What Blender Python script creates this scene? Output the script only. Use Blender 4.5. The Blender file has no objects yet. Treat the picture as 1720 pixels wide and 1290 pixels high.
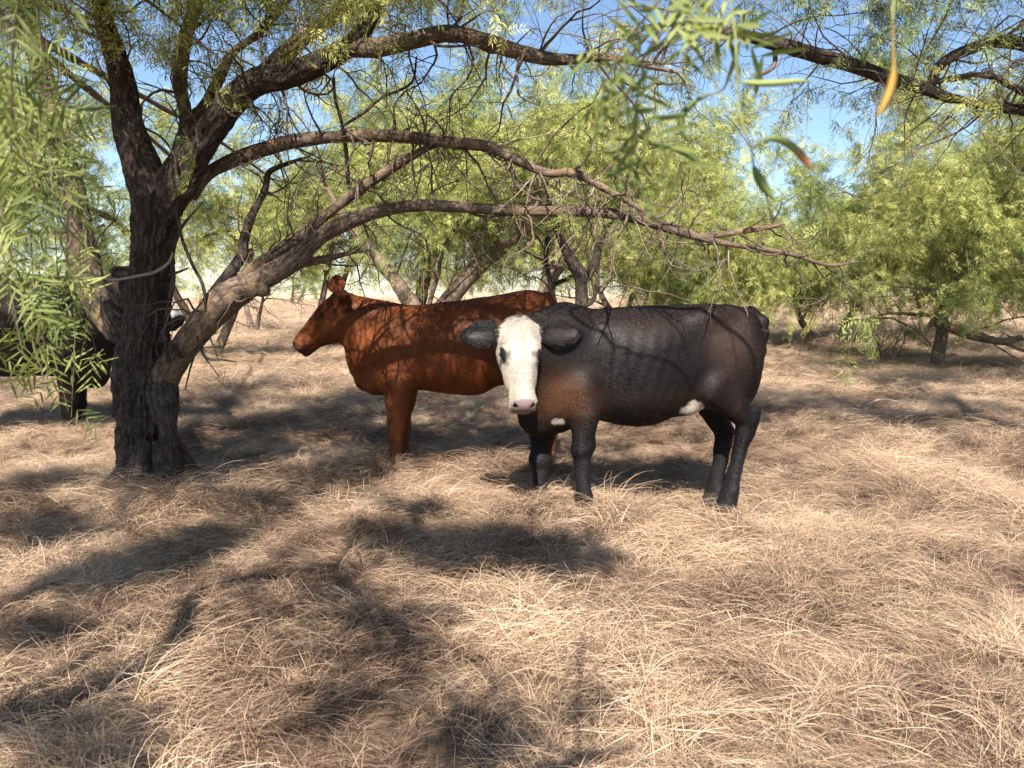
import bpy, math, random
import numpy as np
from mathutils import Vector, Matrix

C = bpy.context.scene.collection
SC = bpy.context.scene
R = math.radians

# ------------------------------------------------------------------ camera, sky, sun
CAM_H = 1.45
FPX = 1350.0                      # focal length in pixels of a 1720 px wide picture
TH = math.atan(157.0 / FPX)       # the camera looks a little down: horizon above the middle
cam_d = bpy.data.cameras.new('camera')
cam_d.sensor_width = 36.0
cam_d.lens = 36.0 * FPX / 1720.0
cam_d.clip_start = 0.05
cam_d.clip_end = 5000
cam_d.dof.use_dof = True
cam_d.dof.focus_distance = 6.5
cam_d.dof.aperture_fstop = 6.5
cam = bpy.data.objects.new('camera', cam_d)
C.objects.link(cam)
cam.location = (0, 0, CAM_H)
cam.rotation_euler = (math.pi / 2 - TH, 0, 0)
SC.camera = cam

SUN_EL, SUN_AZ = 45.0, 3.0        # elevation; degrees the sun stands to the left of straight behind the camera
sun_vec = Vector((-math.sin(R(SUN_AZ)) * math.cos(R(SUN_EL)), -math.cos(R(SUN_AZ)) * math.cos(R(SUN_EL)), math.sin(R(SUN_EL))))
W = bpy.data.worlds.new('World')
SC.world = W
W.use_nodes = True
wn = W.node_tree
bg = wn.nodes['Background']
sky = wn.nodes.new('ShaderNodeTexSky')
sky.sky_type = 'NISHITA'
sky.sun_disc = False
sky.sun_elevation = R(SUN_EL)
sky.sun_rotation = R(180.0 + SUN_AZ)
sky.air_density = 1.0
sky.dust_density = 0.4
sky.ozone_density = 3.0
bg.inputs['Strength'].default_value = 0.075
wn.links.new(sky.outputs[0], bg.inputs['Color'])
sl = bpy.data.lights.new('sun', 'SUN')
sl.energy = 5.0
sl.angle = R(0.55)
sl.color = (1.0, 0.92, 0.82)
so = bpy.data.objects.new('sun', sl)
C.objects.link(so)
so.location = (-3, -30, 40)
so.rotation_euler = (-sun_vec).to_track_quat('-Z', 'Y').to_euler()
SC.view_settings.view_transform = 'Standard'
SC.view_settings.look = 'None'
SC.view_settings.gamma = 1.0
SC.view_settings.exposure = 1.3
SC.view_settings.use_curve_mapping = False
SC.render.engine = 'CYCLES'
SC.cycles.max_bounces = 6
SC.cycles.diffuse_bounces = 3
SC.cycles.glossy_bounces = 2
SC.cycles.transmission_bounces = 3
SC.cycles.use_denoising = True
SC.cycles.sample_clamp_indirect = 8.0

# ------------------------------------------------------------------ helpers
ct, st = math.cos(TH), math.sin(TH)


def ray(px, py):
    cx, up = (px - 860.0) / FPX, (645.0 - py) / FPX
    return np.array([cx, ct + up * st, -st + up * ct])


def P(px, py, D):
    """world point seen at photo pixel (px, py) at distance D along the view"""
    r = ray(px, py)
    return np.array([0, 0, CAM_H]) + r * (D / r[1])


def G(px, py, z=0.0):
    r = ray(px, py)
    return np.array([0, 0, CAM_H]) + r * ((z - CAM_H) / r[2])


def proj(p):
    """world points -> photo pixels"""
    p = np.asarray(p, float)
    x, y, z = p[..., 0], p[..., 1], p[..., 2] - CAM_H
    dep = np.maximum(y * ct - z * st, 1e-3)
    return 860 + FPX * x / dep, 645 - FPX * (z * ct + y * st) / dep


def in_view(p, m=0):
    px, py = proj(p)
    return (px > -m) & (px < 1720 + m) & (py > -m) & (py < 1290 + m) & (np.asarray(p)[..., 1] > 0.1)


def tag(o, label=None, cat=None, group=None, kind=None):
    if label: o['label'] = label
    if cat: o['category'] = cat
    if group: o['group'] = group
    if kind: o['kind'] = kind
    return o


def empty(name, loc=(0, 0, 0), rz=0.0):
    o = bpy.data.objects.new(name, None)
    C.objects.link(o)
    o.location = loc
    o.rotation_euler = (0, 0, rz)
    o.empty_display_size = 0.2
    return o


def mesh_obj(name, me, mat=None, parent=None, kind=None):
    o = bpy.data.objects.new(name, me)
    C.objects.link(o)
    if mat is not None and not me.materials:
        me.materials.append(mat)
    if parent is not None:
        o.parent = parent
    if kind: o['kind'] = kind
    return o


def np_mesh(name, V, F, smooth=True, uv=None):
    """V (n,3); F (m,3|4) int array (or list of such arrays)"""
    V = np.asarray(V, np.float32)
    Fs = F if isinstance(F, list) else [F]
    Fs = [np.asarray(f, np.int32) for f in Fs if len(f)]
    me = bpy.data.meshes.new(name)
    me.vertices.add(len(V))
    me.vertices.foreach_set('co', V.ravel())
    loops = np.concatenate([f.ravel() for f in Fs])
    tot = np.concatenate([np.full(len(f), f.shape[1], np.int32) for f in Fs])
    start = np.concatenate([[0], np.cumsum(tot)[:-1]]).astype(np.int32)
    me.loops.add(len(loops))
    me.loops.foreach_set('vertex_index', loops)
    me.polygons.add(len(tot))
    me.polygons.foreach_set('loop_start', start)
    me.polygons.foreach_set('loop_total', tot)
    if smooth:
        me.polygons.foreach_set('use_smooth', np.ones(len(tot), bool))
    if uv is not None:
        ul = me.uv_layers.new(name='UVMap')
        ul.data.foreach_set('uv', np.asarray(uv, np.float32)[loops].ravel())
    me.update(calc_edges=True)
    me.validate()
    return me


def color_attr(me, name, col):
    a = me.attributes.new(name, 'FLOAT_COLOR', 'POINT')
    c = np.ones((len(col), 4), np.float32)
    c[:, :3] = col
    a.data.foreach_set('color', c.ravel())


_prm = np.random.RandomState(7).rand(64, 64, 64).astype(np.float32)


def vnoise(p):
    """smooth value noise, p (...,3) -> 0..1"""
    p = np.asarray(p, np.float64)
    i = np.floor(p).astype(np.int64)
    f = p - i
    f = f * f * (3 - 2 * f)
    i0, i1 = i & 63, (i + 1) & 63
    x0, y0, z0 = i0[..., 0], i0[..., 1], i0[..., 2]
    x1, y1, z1 = i1[..., 0], i1[..., 1], i1[..., 2]
    fx, fy, fz = f[..., 0], f[..., 1], f[..., 2]
    a = _prm[x0, y0, z0] * (1 - fx) + _prm[x1, y0, z0] * fx
    b = _prm[x0, y1, z0] * (1 - fx) + _prm[x1, y1, z0] * fx
    c = _prm[x0, y0, z1] * (1 - fx) + _prm[x1, y0, z1] * fx
    d = _prm[x0, y1, z1] * (1 - fx) + _prm[x1, y1, z1] * fx
    return (a * (1 - fy) + b * fy) * (1 - fz) + (c * (1 - fy) + d * fy) * fz


def fbm(p, o=3):
    p = np.asarray(p, np.float64)
    s, a, t = 0.0, 1.0, 0.0
    for k in range(o):
        s = s + a * vnoise(p * (2.03 ** k) + 17.3 * k)
        t += a
        a *= 0.5
    return s / t


def ground_h(x, y):
    x = np.asarray(x, float)
    y = np.asarray(y, float)
    p = np.stack([x, y, np.zeros_like(x)], -1)
    near = np.clip(1.4 - np.hypot(x, y) / 30.0, 0.25, 1.0)
    h = (fbm(p * 0.9 + 3.1, 3) - 0.5) * 0.17 * near + np.clip(vnoise(p * 2.3 + 50.2) - 0.45, 0, 1) * 0.16 * near + (fbm(p * 0.22 + 9.7, 2) - 0.5) * 0.16
    far = np.clip((np.hypot(x, y) - 25) / 100.0, 0, 1)
    return h * (1 - 0.8 * far) - 0.02


# ------------------------------------------------------------------ materials
def new_mat(name):
    m = bpy.data.materials.new(name)
    m.use_nodes = True
    nt = m.node_tree
    b = nt.nodes['Principled BSDF']
    return m, nt, b


def nd(nt, typ, **kw):
    n = nt.nodes.new(typ)
    for k, v in kw.items():
        setattr(n, k, v)
    return n


def ramp(nt, fac, stops):
    r = nd(nt, 'ShaderNodeValToRGB')
    e = r.color_ramp.elements
    e[0].position, e[0].color = stops[0][0], (*stops[0][1], 1)
    e[1].position, e[1].color = stops[-1][0], (*stops[-1][1], 1)
    for p, c in stops[1:-1]:
        x = e.new(p)
        x.color = (*c, 1)
    nt.links.new(fac, r.inputs[0])
    return r.outputs[0]


def noise_tex(nt, vec, scale, detail=4, rough=0.55, dist=0.0):
    n = nd(nt, 'ShaderNodeTexNoise')
    n.inputs['Scale'].default_value = scale
    n.inputs['Detail'].default_value = detail
    n.inputs['Roughness'].default_value = rough
    n.inputs['Distortion'].default_value = dist
    if vec is not None: nt.links.new(vec, n.inputs['Vector'])
    return n.outputs[0]


def mapping(nt, vec, scale):
    m = nd(nt, 'ShaderNodeMapping')
    m.inputs['Scale'].default_value = scale
    nt.links.new(vec, m.inputs['Vector'])
    return m.outputs[0]


def mixc(nt, fac, a, b, mode='MIX'):
    m = nd(nt, 'ShaderNodeMix', data_type='RGBA', blend_type=mode)
    for sock, v in ((m.inputs[0], fac), (m.inputs[6], a), (m.inputs[7], b)):
        if isinstance(v, (int, float)):
            sock.default_value = v
        elif isinstance(v, tuple):
            sock.default_value = (*v, 1)
        else:
            nt.links.new(v, sock)
    return m.outputs[2]


def mth(nt, op, a, b=None):
    m = nd(nt, 'ShaderNodeMath', operation=op)
    for s, v in ((m.inputs[0], a), (m.inputs[1], b)):
        if v is None: continue
        if isinstance(v, (int, float)): s.default_value = v
        else: nt.links.new(v, s)
    return m.outputs[0]


def bark_mat(name, dark, mid, light, lichen=0.0, lich_col=(0.30, 0.17, 0.05), bump=0.6):
    m, nt, b = new_mat(name)
    uv = nd(nt, 'ShaderNodeUVMap').outputs[0]
    pos = nd(nt, 'ShaderNodeTexCoord').outputs['Object']
    fis = noise_tex(nt, mapping(nt, uv, (1, 0.22, 1)), 60, 5, 0.65, 0.6)
    fine = noise_tex(nt, mapping(nt, uv, (1, 0.5, 1)), 220, 4, 0.6)
    big = noise_tex(nt, pos, 3.5, 3)
    fis2 = noise_tex(nt, mapping(nt, uv, (1, 0.16, 1)), 34, 3, 0.5, 1.2)
    crk = mth(nt, 'MINIMUM', mth(nt, 'MULTIPLY', mth(nt, 'ABSOLUTE', mth(nt, 'SUBTRACT', fis2, 0.5)), 6.0), 0.5)
    f = mth(nt, 'ADD', mth(nt, 'ADD', mth(nt, 'MULTIPLY', fis, 0.60), mth(nt, 'MULTIPLY', fine, 0.25)), mth(nt, 'MULTIPLY', crk, 0.22))
    col = ramp(nt, f, [(0.36, dark), (0.52, mid), (0.68, light)])
    col = mixc(nt, mth(nt, 'MULTIPLY', big, 0.35), col, (mid[0] * 1.3, mid[1] * 1.1, mid[2] * 0.9))
    if lichen:
        lm = noise_tex(nt, pos, 7.0, 4, 0.6)
        lf = ramp(nt, lm, [(0.56 - 0.1 * lichen, (0, 0, 0)), (0.66, (1, 1, 1))])
        col = mixc(nt, mth(nt, 'MULTIPLY', lf, 0.75 * lichen), col, lich_col)
    nt.links.new(col, b.inputs['Base Color'])
    b.inputs['Roughness'].default_value = 0.92
    b.inputs['Specular IOR Level'].default_value = 0.25
    bp = nd(nt, 'ShaderNodeBump')
    bp.inputs['Strength'].default_value = bump
    bp.inputs['Distance'].default_value = 0.012
    nt.links.new(f, bp.inputs['Height'])
    nt.links.new(bp.outputs[0], b.inputs['Normal'])
    return m


def leaf_mat(name, cols, trans=0.45):
    m, nt, b = new_mat(name)
    nt.nodes.remove(b)
    out = nt.nodes['Material Output']
    at = nd(nt, 'ShaderNodeAttribute', attribute_name='vary')
    ti = nd(nt, 'ShaderNodeAttribute', attribute_name='tint', attribute_type='INSTANCER')
    f = mth(nt, 'ADD', mth(nt, 'MULTIPLY', at.outputs['Fac'], 0.6), mth(nt, 'MULTIPLY', ti.outputs['Fac'], 0.4))
    col = ramp(nt, f, cols)
    df = nd(nt, 'ShaderNodeBsdfPrincipled')
    df.inputs['Roughness'].default_value = 0.5
    df.inputs['Specular IOR Level'].default_value = 0.35
    tr = nd(nt, 'ShaderNodeBsdfTranslucent')
    nt.links.new(col, df.inputs['Base Color'])
    tc = mixc(nt, 1.0, col, (1.0, 1.0, 0.55), 'MULTIPLY')
    nt.links.new(tc, tr.inputs['Color'])
    mx = nd(nt, 'ShaderNodeMixShader')
    mx.inputs[0].default_value = trans
    nt.links.new(df.outputs[0], mx.inputs[1])
    nt.links.new(tr.outputs[0], mx.inputs[2])
    nt.links.new(mx.outputs[0], out.inputs['Surface'])
    return m


def grass_mat(name):
    m, nt, b = new_mat(name)
    nt.nodes.remove(b)
    out = nt.nodes['Material Output']
    at = nd(nt, 'ShaderNodeAttribute', attribute_name='vary')
    ti = nd(nt, 'ShaderNodeAttribute', attribute_name='tint', attribute_type='INSTANCER')
    f = mth(nt, 'ADD', mth(nt, 'MULTIPLY', at.outputs['Fac'], 0.6), mth(nt, 'MULTIPLY', ti.outputs['Fac'], 0.4))
    col = ramp(nt, f, [(0.10, (0.050, 0.032, 0.025)), (0.34, (0.195, 0.122, 0.084)), (0.58, (0.475, 0.337, 0.222)), (0.9, (0.75, 0.585, 0.42))])
    geo = nd(nt, 'ShaderNodeNewGeometry')
    gn = noise_tex(nt, geo.outputs['Position'], 0.9, 3)
    gf = ramp(nt, gn, [(0.60, (0, 0, 0)), (0.78, (1, 1, 1))])
    col = mixc(nt, mth(nt, 'MULTIPLY', gf, 0.22), col, (0.26, 0.24, 0.10))
    df = nd(nt, 'ShaderNodeBsdfPrincipled')
    df.inputs['Roughness'].default_value = 0.55
    df.inputs['Specular IOR Level'].default_value = 0.3
    tr = nd(nt, 'ShaderNodeBsdfTranslucent')
    nt.links.new(col, df.inputs['Base Color'])
    nt.links.new(col, tr.inputs['Color'])
    mx = nd(nt, 'ShaderNodeMixShader')
    mx.inputs[0].default_value = 0.25
    nt.links.new(df.outputs[0], mx.inputs[1])
    nt.links.new(tr.outputs[0], mx.inputs[2])
    nt.links.new(mx.outputs[0], out.inputs['Surface'])
    return m


def ground_mat():
    m, nt, b = new_mat('dry_ground')
    pos = nd(nt, 'ShaderNodeNewGeometry').outputs['Position']
    n1 = noise_tex(nt, pos, 0.35, 5)
    n2 = noise_tex(nt, mapping(nt, pos, (1.0, 0.35, 1.0)), 9.0, 6, 0.7)
    f = mth(nt, 'ADD', mth(nt, 'MULTIPLY', n1, 0.5), mth(nt, 'MULTIPLY', n2, 0.5))
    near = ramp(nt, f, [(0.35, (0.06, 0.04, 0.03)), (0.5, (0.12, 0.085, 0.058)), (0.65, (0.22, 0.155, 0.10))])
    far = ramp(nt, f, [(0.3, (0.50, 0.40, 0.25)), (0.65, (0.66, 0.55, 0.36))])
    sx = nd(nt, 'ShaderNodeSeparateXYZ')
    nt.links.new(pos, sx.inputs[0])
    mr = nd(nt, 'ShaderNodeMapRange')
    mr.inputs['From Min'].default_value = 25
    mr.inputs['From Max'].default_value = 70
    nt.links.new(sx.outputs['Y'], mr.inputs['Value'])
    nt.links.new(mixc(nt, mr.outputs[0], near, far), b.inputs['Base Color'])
    b.inputs['Roughness'].default_value = 0.95
    b.inputs['Specular IOR Level'].default_value = 0.1
    bp = nd(nt, 'ShaderNodeBump')
    bp.inputs['Strength'].default_value = 0.8
    bp.inputs['Distance'].default_value = 0.04
    nt.links.new(n2, bp.inputs['Height'])
    nt.links.new(bp.outputs[0], b.inputs['Normal'])
    return m


def coat_mat(name, rough, sheen, bump=0.15):
    m, nt, b = new_mat(name)
    at = nd(nt, 'ShaderNodeAttribute', attribute_name='coat')
    pos = nd(nt, 'ShaderNodeTexCoord').outputs['Object']
    n1 = noise_tex(nt, mapping(nt, pos, (26, 60, 60)), 5.0, 4, 0.65, 0.5)
    n2 = noise_tex(nt, pos, 5.0, 4, 0.6, 0.4)
    k = mth(nt, 'ADD', mth(nt, 'MULTIPLY', n1, 0.7), mth(nt, 'MULTIPLY', n2, 0.7))
    col = mixc(nt, 1.0, at.outputs['Color'], ramp(nt, k, [(0.38, (0.62, 0.60, 0.60)), (1.0, (1.35, 1.32, 1.3))]), 'MULTIPLY')
    nt.links.new(col, b.inputs['Base Color'])
    b.inputs['Roughness'].default_value = rough
    b.inputs['Specular IOR Level'].default_value = 0.18
    b.inputs['Sheen Weight'].default_value = sheen
    b.inputs['Sheen Roughness'].default_value = 0.5
    bp = nd(nt, 'ShaderNodeBump')
    bp.inputs['Strength'].default_value = bump
    bp.inputs['Distance'].default_value = 0.006
    h = mth(nt, 'ADD', n1, mth(nt, 'MULTIPLY', n2, 2.0))
    nt.links.new(h, bp.inputs['Height'])
    nt.links.new(bp.outputs[0], b.inputs['Normal'])
    return m


def plain(name, col, rough=0.5):
    m, nt, b = new_mat(name)
    pos = nd(nt, 'ShaderNodeTexCoord').outputs['Object']
    n = noise_tex(nt, pos, 30, 3)
    c = ramp(nt, n, [(0.3, tuple(0.75 * v for v in col)), (0.7, tuple(1.2 * v for v in col))])
    nt.links.new(c, b.inputs['Base Color'])
    b.inputs['Roughness'].default_value = rough
    return m


M_BARK = bark_mat('mesquite_bark', (0.009, 0.007, 0.006), (0.050, 0.040, 0.034), (0.165, 0.132, 0.110), 0.10, (0.20, 0.14, 0.06))  # shade worked into the colour: bark darkened for the shaded trunk
M_BARKL = bark_mat('sunlit_lichen_bark', (0.022, 0.017, 0.014), (0.115, 0.086, 0.066), (0.32, 0.255, 0.195), 0.42, (0.36, 0.23, 0.09))  # lichen, plus sunlight painted in as paler bark for the upper limbs
M_TWIG = bark_mat('twig_bark', (0.05, 0.038, 0.03), (0.14, 0.105, 0.085), (0.26, 0.21, 0.175), 0.0, bump=0.2)
M_BARK2 = bark_mat('grey_bark', (0.05, 0.04, 0.03), (0.17, 0.13, 0.10), (0.32, 0.26, 0.20), 0.3, (0.30, 0.2, 0.09))
LEAF_G = [(0.05, (0.065, 0.105, 0.035)), (0.38, (0.185, 0.245, 0.075)), (0.68, (0.46, 0.475, 0.145)), (1.0, (0.68, 0.65, 0.26))]
LEAF_N = [(0.05, (0.12, 0.165, 0.05)), (0.5, (0.31, 0.36, 0.11)), (1.0, (0.55, 0.56, 0.24))]
M_LEAF = leaf_mat('mesquite_leaf', LEAF_G, 0.33)
M_LEAFN = leaf_mat('near_leaf', LEAF_N, 0.4)
M_GRASS = grass_mat('dry_grass')
M_GROUND = ground_mat()

# ------------------------------------------------------------------ ground
def build_ground():
    rr = np.concatenate([[0.0], np.geomspace(0.4, 26, 150), np.geomspace(27, 1800, 50)])
    na = 200
    aa = np.linspace(0, 2 * math.pi, na, endpoint=False)
    X = rr[:, None] * np.cos(aa)[None]
    Y = rr[:, None] * np.sin(aa)[None]
    Z = ground_h(X, Y)
    V = np.stack([X, Y, Z], -1).reshape(-1, 3)
    i, j = np.meshgrid(np.arange(len(rr) - 1), np.arange(na), indexing='ij')
    j2 = (j + 1) % na
    F = np.stack([i * na + j, (i + 1) * na + j, (i + 1) * na + j2, i * na + j2], -1).reshape(-1, 4)
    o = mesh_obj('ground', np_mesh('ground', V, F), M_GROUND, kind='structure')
    tag(o, 'dry straw coloured pasture ground running out to the horizon')


build_ground()

# ------------------------------------------------------------------ scatter by geometry nodes (geometry, not object, instances)
def scatter_group(name, protos):
    ng = bpy.data.node_groups.new(name, 'GeometryNodeTree')
    ng.interface.new_socket('Geometry', in_out='INPUT', socket_type='NodeSocketGeometry')
    ng.interface.new_socket('Geometry', in_out='OUTPUT', socket_type='NodeSocketGeometry')
    N, Lk = ng.nodes, ng.links
    gi, go = N.new('NodeGroupInput'), N.new('NodeGroupOutput')
    jn = N.new('GeometryNodeJoinGeometry')
    for p in reversed(protos):
        oi = N.new('GeometryNodeObjectInfo')
        oi.inputs['Object'].default_value = p
        oi.inputs['As Instance'].default_value = False
        g2 = N.new('GeometryNodeGeometryToInstance')
        Lk.new(oi.outputs['Geometry'], g2.inputs[0])
        Lk.new(g2.outputs[0], jn.inputs[0])
    ip = N.new('GeometryNodeInstanceOnPoints')
    Lk.new(gi.outputs[0], ip.inputs['Points'])
    Lk.new(jn.outputs[0], ip.inputs['Instance'])
    ip.inputs['Pick Instance'].default_value = True

    def na(nm, t):
        a = N.new('GeometryNodeInputNamedAttribute')
        a.data_type = t
        a.inputs['Name'].default_value = nm
        return a.outputs['Attribute']
    Lk.new(na('pick', 'INT'), ip.inputs['Instance Index'])
    er = N.new('FunctionNodeEulerToRotation')
    Lk.new(na('rot', 'FLOAT_VECTOR'), er.inputs[0])
    Lk.new(er.outputs[0], ip.inputs['Rotation'])
    Lk.new(na('scl', 'FLOAT'), ip.inputs['Scale'])
    Lk.new(ip.outputs[0], go.inputs[0])
    return ng


def scatter(name, ng, pts, rot, scl, pick, tint, mat, parent=None):
    me = bpy.data.meshes.new(name)
    n = len(pts)
    me.vertices.add(n)
    me.vertices.foreach_set('co', np.asarray(pts, np.float32).ravel())
    for nm, t, k, arr in (('rot', 'FLOAT_VECTOR', 'vector', rot), ('scl', 'FLOAT', 'value', scl), ('pick', 'INT', 'value', pick), ('tint', 'FLOAT', 'value', tint)):
        a = me.attributes.new(nm, t, 'POINT')
        a.data.foreach_set(k, np.asarray(arr, np.int32 if t == 'INT' else np.float32).ravel())
    me.materials.append(mat)
    o = mesh_obj(name, me, None, parent, 'stuff')
    md = o.modifiers.new('scatter', 'NODES')
    md.node_group = ng
    return o


def proto(name, V, F, vary, mat):
    me = np_mesh(name, V, F, smooth=False)
    a = me.attributes.new('vary', 'FLOAT', 'POINT')
    a.data.foreach_set('value', np.asarray(vary, np.float32))
    me.materials.append(mat)
    return bpy.data.objects.new(name, me)      # never linked: only its geometry is used


# ------------------------------------------------------------------ grass
def ribbon(path, wid, side):
    """path (n,3), wid (n,), side (3,) or (n,3) -> verts, quads"""
    a = path - side * wid[:, None] * 0.5
    b = path + side * wid[:, None] * 0.5
    V = np.stack([a, b], 1).reshape(-1, 3)
    k = np.arange(len(path) - 1) * 2
    return V, np.stack([k, k + 1, k + 3, k + 2], -1)


def grass_lock(rng, nb, spread, phi, ln, root, curl, wid=(0.0022, 0.0042), zmax=None, seg=6):
    VV, FF, va, off = [], [], [], 0
    cc = rng.normal(0, curl)
    for _ in range(nb):
        hd = rng.normal(0, spread) if spread < 3 else rng.uniform(-math.pi, math.pi)
        L = rng.uniform(*ln)
        f0 = R(rng.uniform(*phi))
        f1 = R(rng.uniform(4, 38))
        cu = cc + rng.normal(0, curl * 0.7)
        rad, an = root * math.sqrt(rng.rand()), rng.uniform(0, 6.28)
        p = np.array([rad * math.cos(an), rad * math.sin(an), -0.01])
        pts = [p]
        for s in range(seg):
            t = (s + 0.5) / seg
            ph = f0 * (1 - t) ** 1.3 - f1 * t
            h = hd + cu * t + rng.normal(0, 0.07)
            p = p + (L / seg) * np.array([math.cos(h) * math.cos(ph), math.sin(h) * math.cos(ph), math.sin(ph)])
            if p[2] < 0.004 + 0.03 * t: p[2] = 0.004 + 0.03 * t
            pts.append(p)
        pts = np.array(pts)
        w = rng.uniform(*wid) * np.linspace(1, 0.35, seg + 1)
        tw = rng.uniform(-0.9, 0.9)
        sd = np.array([-math.sin(hd) * math.cos(tw), math.cos(hd) * math.cos(tw), math.sin(tw)])
        v, f = ribbon(pts, w, sd)
        VV.append(v); FF.append(f + off); off += len(v)
        va.append(np.clip(np.full(len(v), rng.beta(1.5, 1.4)) + np.repeat(np.linspace(-0.12, 0.10, seg + 1), 2), 0, 1))
    return np.concatenate(VV), np.concatenate(FF), np.concatenate(va)


def build_grass():
    rng = np.random.RandomState(11)
    pr = []
    for k in range(8):    # combed locks lying over
        pr.append(proto('grass_lock', *grass_lock(rng, 66, 0.42, (10, 62), (0.14, 0.44), 0.075, 0.75, (0.0018, 0.0038)), M_GRASS))
    for k in range(4):    # messy
        pr.append(proto('grass_lock', *grass_lock(rng, 60, 1.4, (8, 75), (0.10, 0.36), 0.09, 0.9, (0.0018, 0.0038)), M_GRASS))
    for k in range(3):    # tussocks
        pr.append(proto('grass_tuft', *grass_lock(rng, 70, 9, (48, 82), (0.14, 0.36), 0.07, 0.5), M_GRASS))
    for k in range(3):    # loose stalks
        pr.append(proto('grass_stalk', *grass_lock(rng, 5, 9, (40, 86), (0.3, 0.62), 0.06, 0.25, (0.002, 0.0034)), M_GRASS))
    for k in range(3):    # broken straws lying about
        VV, FF, va, off = [], [], [], 0
        for _ in range(46):
            a, L = rng.uniform(0, 6.28), rng.uniform(0.05, 0.24)
            p = np.array([rng.normal(0, 0.13), rng.normal(0, 0.13), rng.uniform(0.015, 0.085)])
            d = np.array([math.cos(a), math.sin(a), rng.normal(0, 0.22)])
            kn = p + d * L * rng.uniform(0.4, 0.7)
            d2 = d + rng.normal(0, 0.22, 3)
            v, f = ribbon(np.array([p, kn, kn + d2 * L * 0.4]), np.array([1, 0.9, 0.6]) * rng.uniform(0.0013, 0.0026), np.array([-math.sin(a), math.cos(a), rng.normal(0, 0.6)]))
            VV.append(v); FF.append(f + off); off += len(v)
            va.append(np.full(len(v), rng.beta(1.6, 1.1)))
        pr.append(proto('grass_straw', np.concatenate(VV), np.concatenate(FF), np.concatenate(va), M_GRASS))
    ng = scatter_group('grass_scatter', pr)
    pts, scl, pick = [], [], []
    bands = [(-1.0, 6.0, 165, 0.88), (6.0, 10.5, 115, 1.0), (10.5, 20, 52, 1.3), (20, 45, 11, 2.4), (45, 110, 1.5, 5.0)]
    for y0, y1, dens, sc in bands:
        half1 = 0.80 * y1 + 2.5
        area = 2 * half1 * (y1 - y0)
        n = int(area * dens)
        x = rng.uniform(-half1, half1, n)
        y = rng.uniform(y0, y1, n)
        keep = np.abs(x) < 0.80 * np.maximum(y, 0) + 2.5
        x, y = x[keep], y[keep]
        pts.append(np.stack([x, y], -1))
        scl.append(np.full(len(x), sc))
    n_extra = 0
    # thicker growth left standing round hooves and trunks
    for px, py, rad, m in ((903, 872, .16, 16), (985, 886, .17, 20), (1205, 880, .17, 18), (1225, 886, .17, 20), (664, 800, .2, 20), (678, 795, .16, 10), (905, 800, .2, 14), (120, 748, .25, 16), (215, 850, .22, 24), (270, 855, .22, 24), (245, 865, .25, 24)):
        g = G(px, py)
        m = int(m * 3.0)
        pts.append(g[None, :2] + rng.normal(0, rad, (m, 2)))
        scl.append(np.full(m, 1.25))
        n_extra += m
    xy = np.concatenate(pts)
    scl = np.concatenate(scl)
    n = len(xy)
    z = ground_h(xy[:, 0], xy[:, 1])
    q = np.stack([xy[:, 0], xy[:, 1], np.zeros(n)], -1)
    ang = (fbm(q * 0.55 + 40.0, 2) - 0.5) * 22.0 + (vnoise(q * 2.6 + 80.0) - 0.5) * 5.0 + rng.normal(0, 0.65, n)
    lush = fbm(q * 1.1 + 5.5, 3)
    u = rng.rand(n)
    pick = np.where(u < 0.52, rng.randint(0, 8, n), np.where(u < 0.78, rng.randint(8, 12, n), np.where(u < 0.91, rng.randint(12, 15, n), np.where(u < 0.95, rng.randint(15, 18, n), rng.randint(18, 21, n)))))
    pick[n - n_extra:] = rng.randint(10, 15, n_extra)
    s = scl * np.clip(0.55 + 1.5 * (lush - 0.3), 0.5, 1.35) * rng.uniform(0.75, 1.2, n)
    tint = np.clip(0.5 + (fbm(q * 1.9 + 60.0, 3) - 0.5) * 2.4 + rng.normal(0, 0.25, n), 0, 1)
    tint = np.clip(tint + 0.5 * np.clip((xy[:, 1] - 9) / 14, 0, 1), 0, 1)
    rot = np.stack([rng.normal(0, 0.12, n), rng.normal(0, 0.12, n), ang], -1)
    o = scatter('dry_grass', ng, np.stack([xy[:, 0], xy[:, 1], z], -1), rot, s, pick, tint, M_GRASS)
    tag(o, 'matted long dry straw coloured grass covering the whole pasture', 'grass')


build_grass()

# ------------------------------------------------------------------ wood: tubes with bark relief
def catmull(pts, step):
    pts = np.asarray(pts, float)
    n = len(pts)
    ext = np.concatenate([[2 * pts[0] - pts[1]], pts, [2 * pts[-1] - pts[-2]]])
    out = []
    for i in range(n - 1):
        p0, p1, p2, p3 = ext[i], ext[i + 1], ext[i + 2], ext[i + 3]
        m = max(2, int(np.linalg.norm((p2 - p1)[:3]) / step) + 1)
        t = np.linspace(0, 1, m, endpoint=False)[:, None]
        out.append(0.5 * (2 * p1 + (p2 - p0) * t + (2 * p0 - 5 * p1 + 4 * p2 - p3) * t ** 2 + (3 * p1 - p0 - 3 * p2 + p3) * t ** 3))
    out.append(pts[-1:])
    q = np.concatenate(out)
    q[:, 3] = np.maximum(q[:, 3], 0.0008)
    return q


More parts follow.
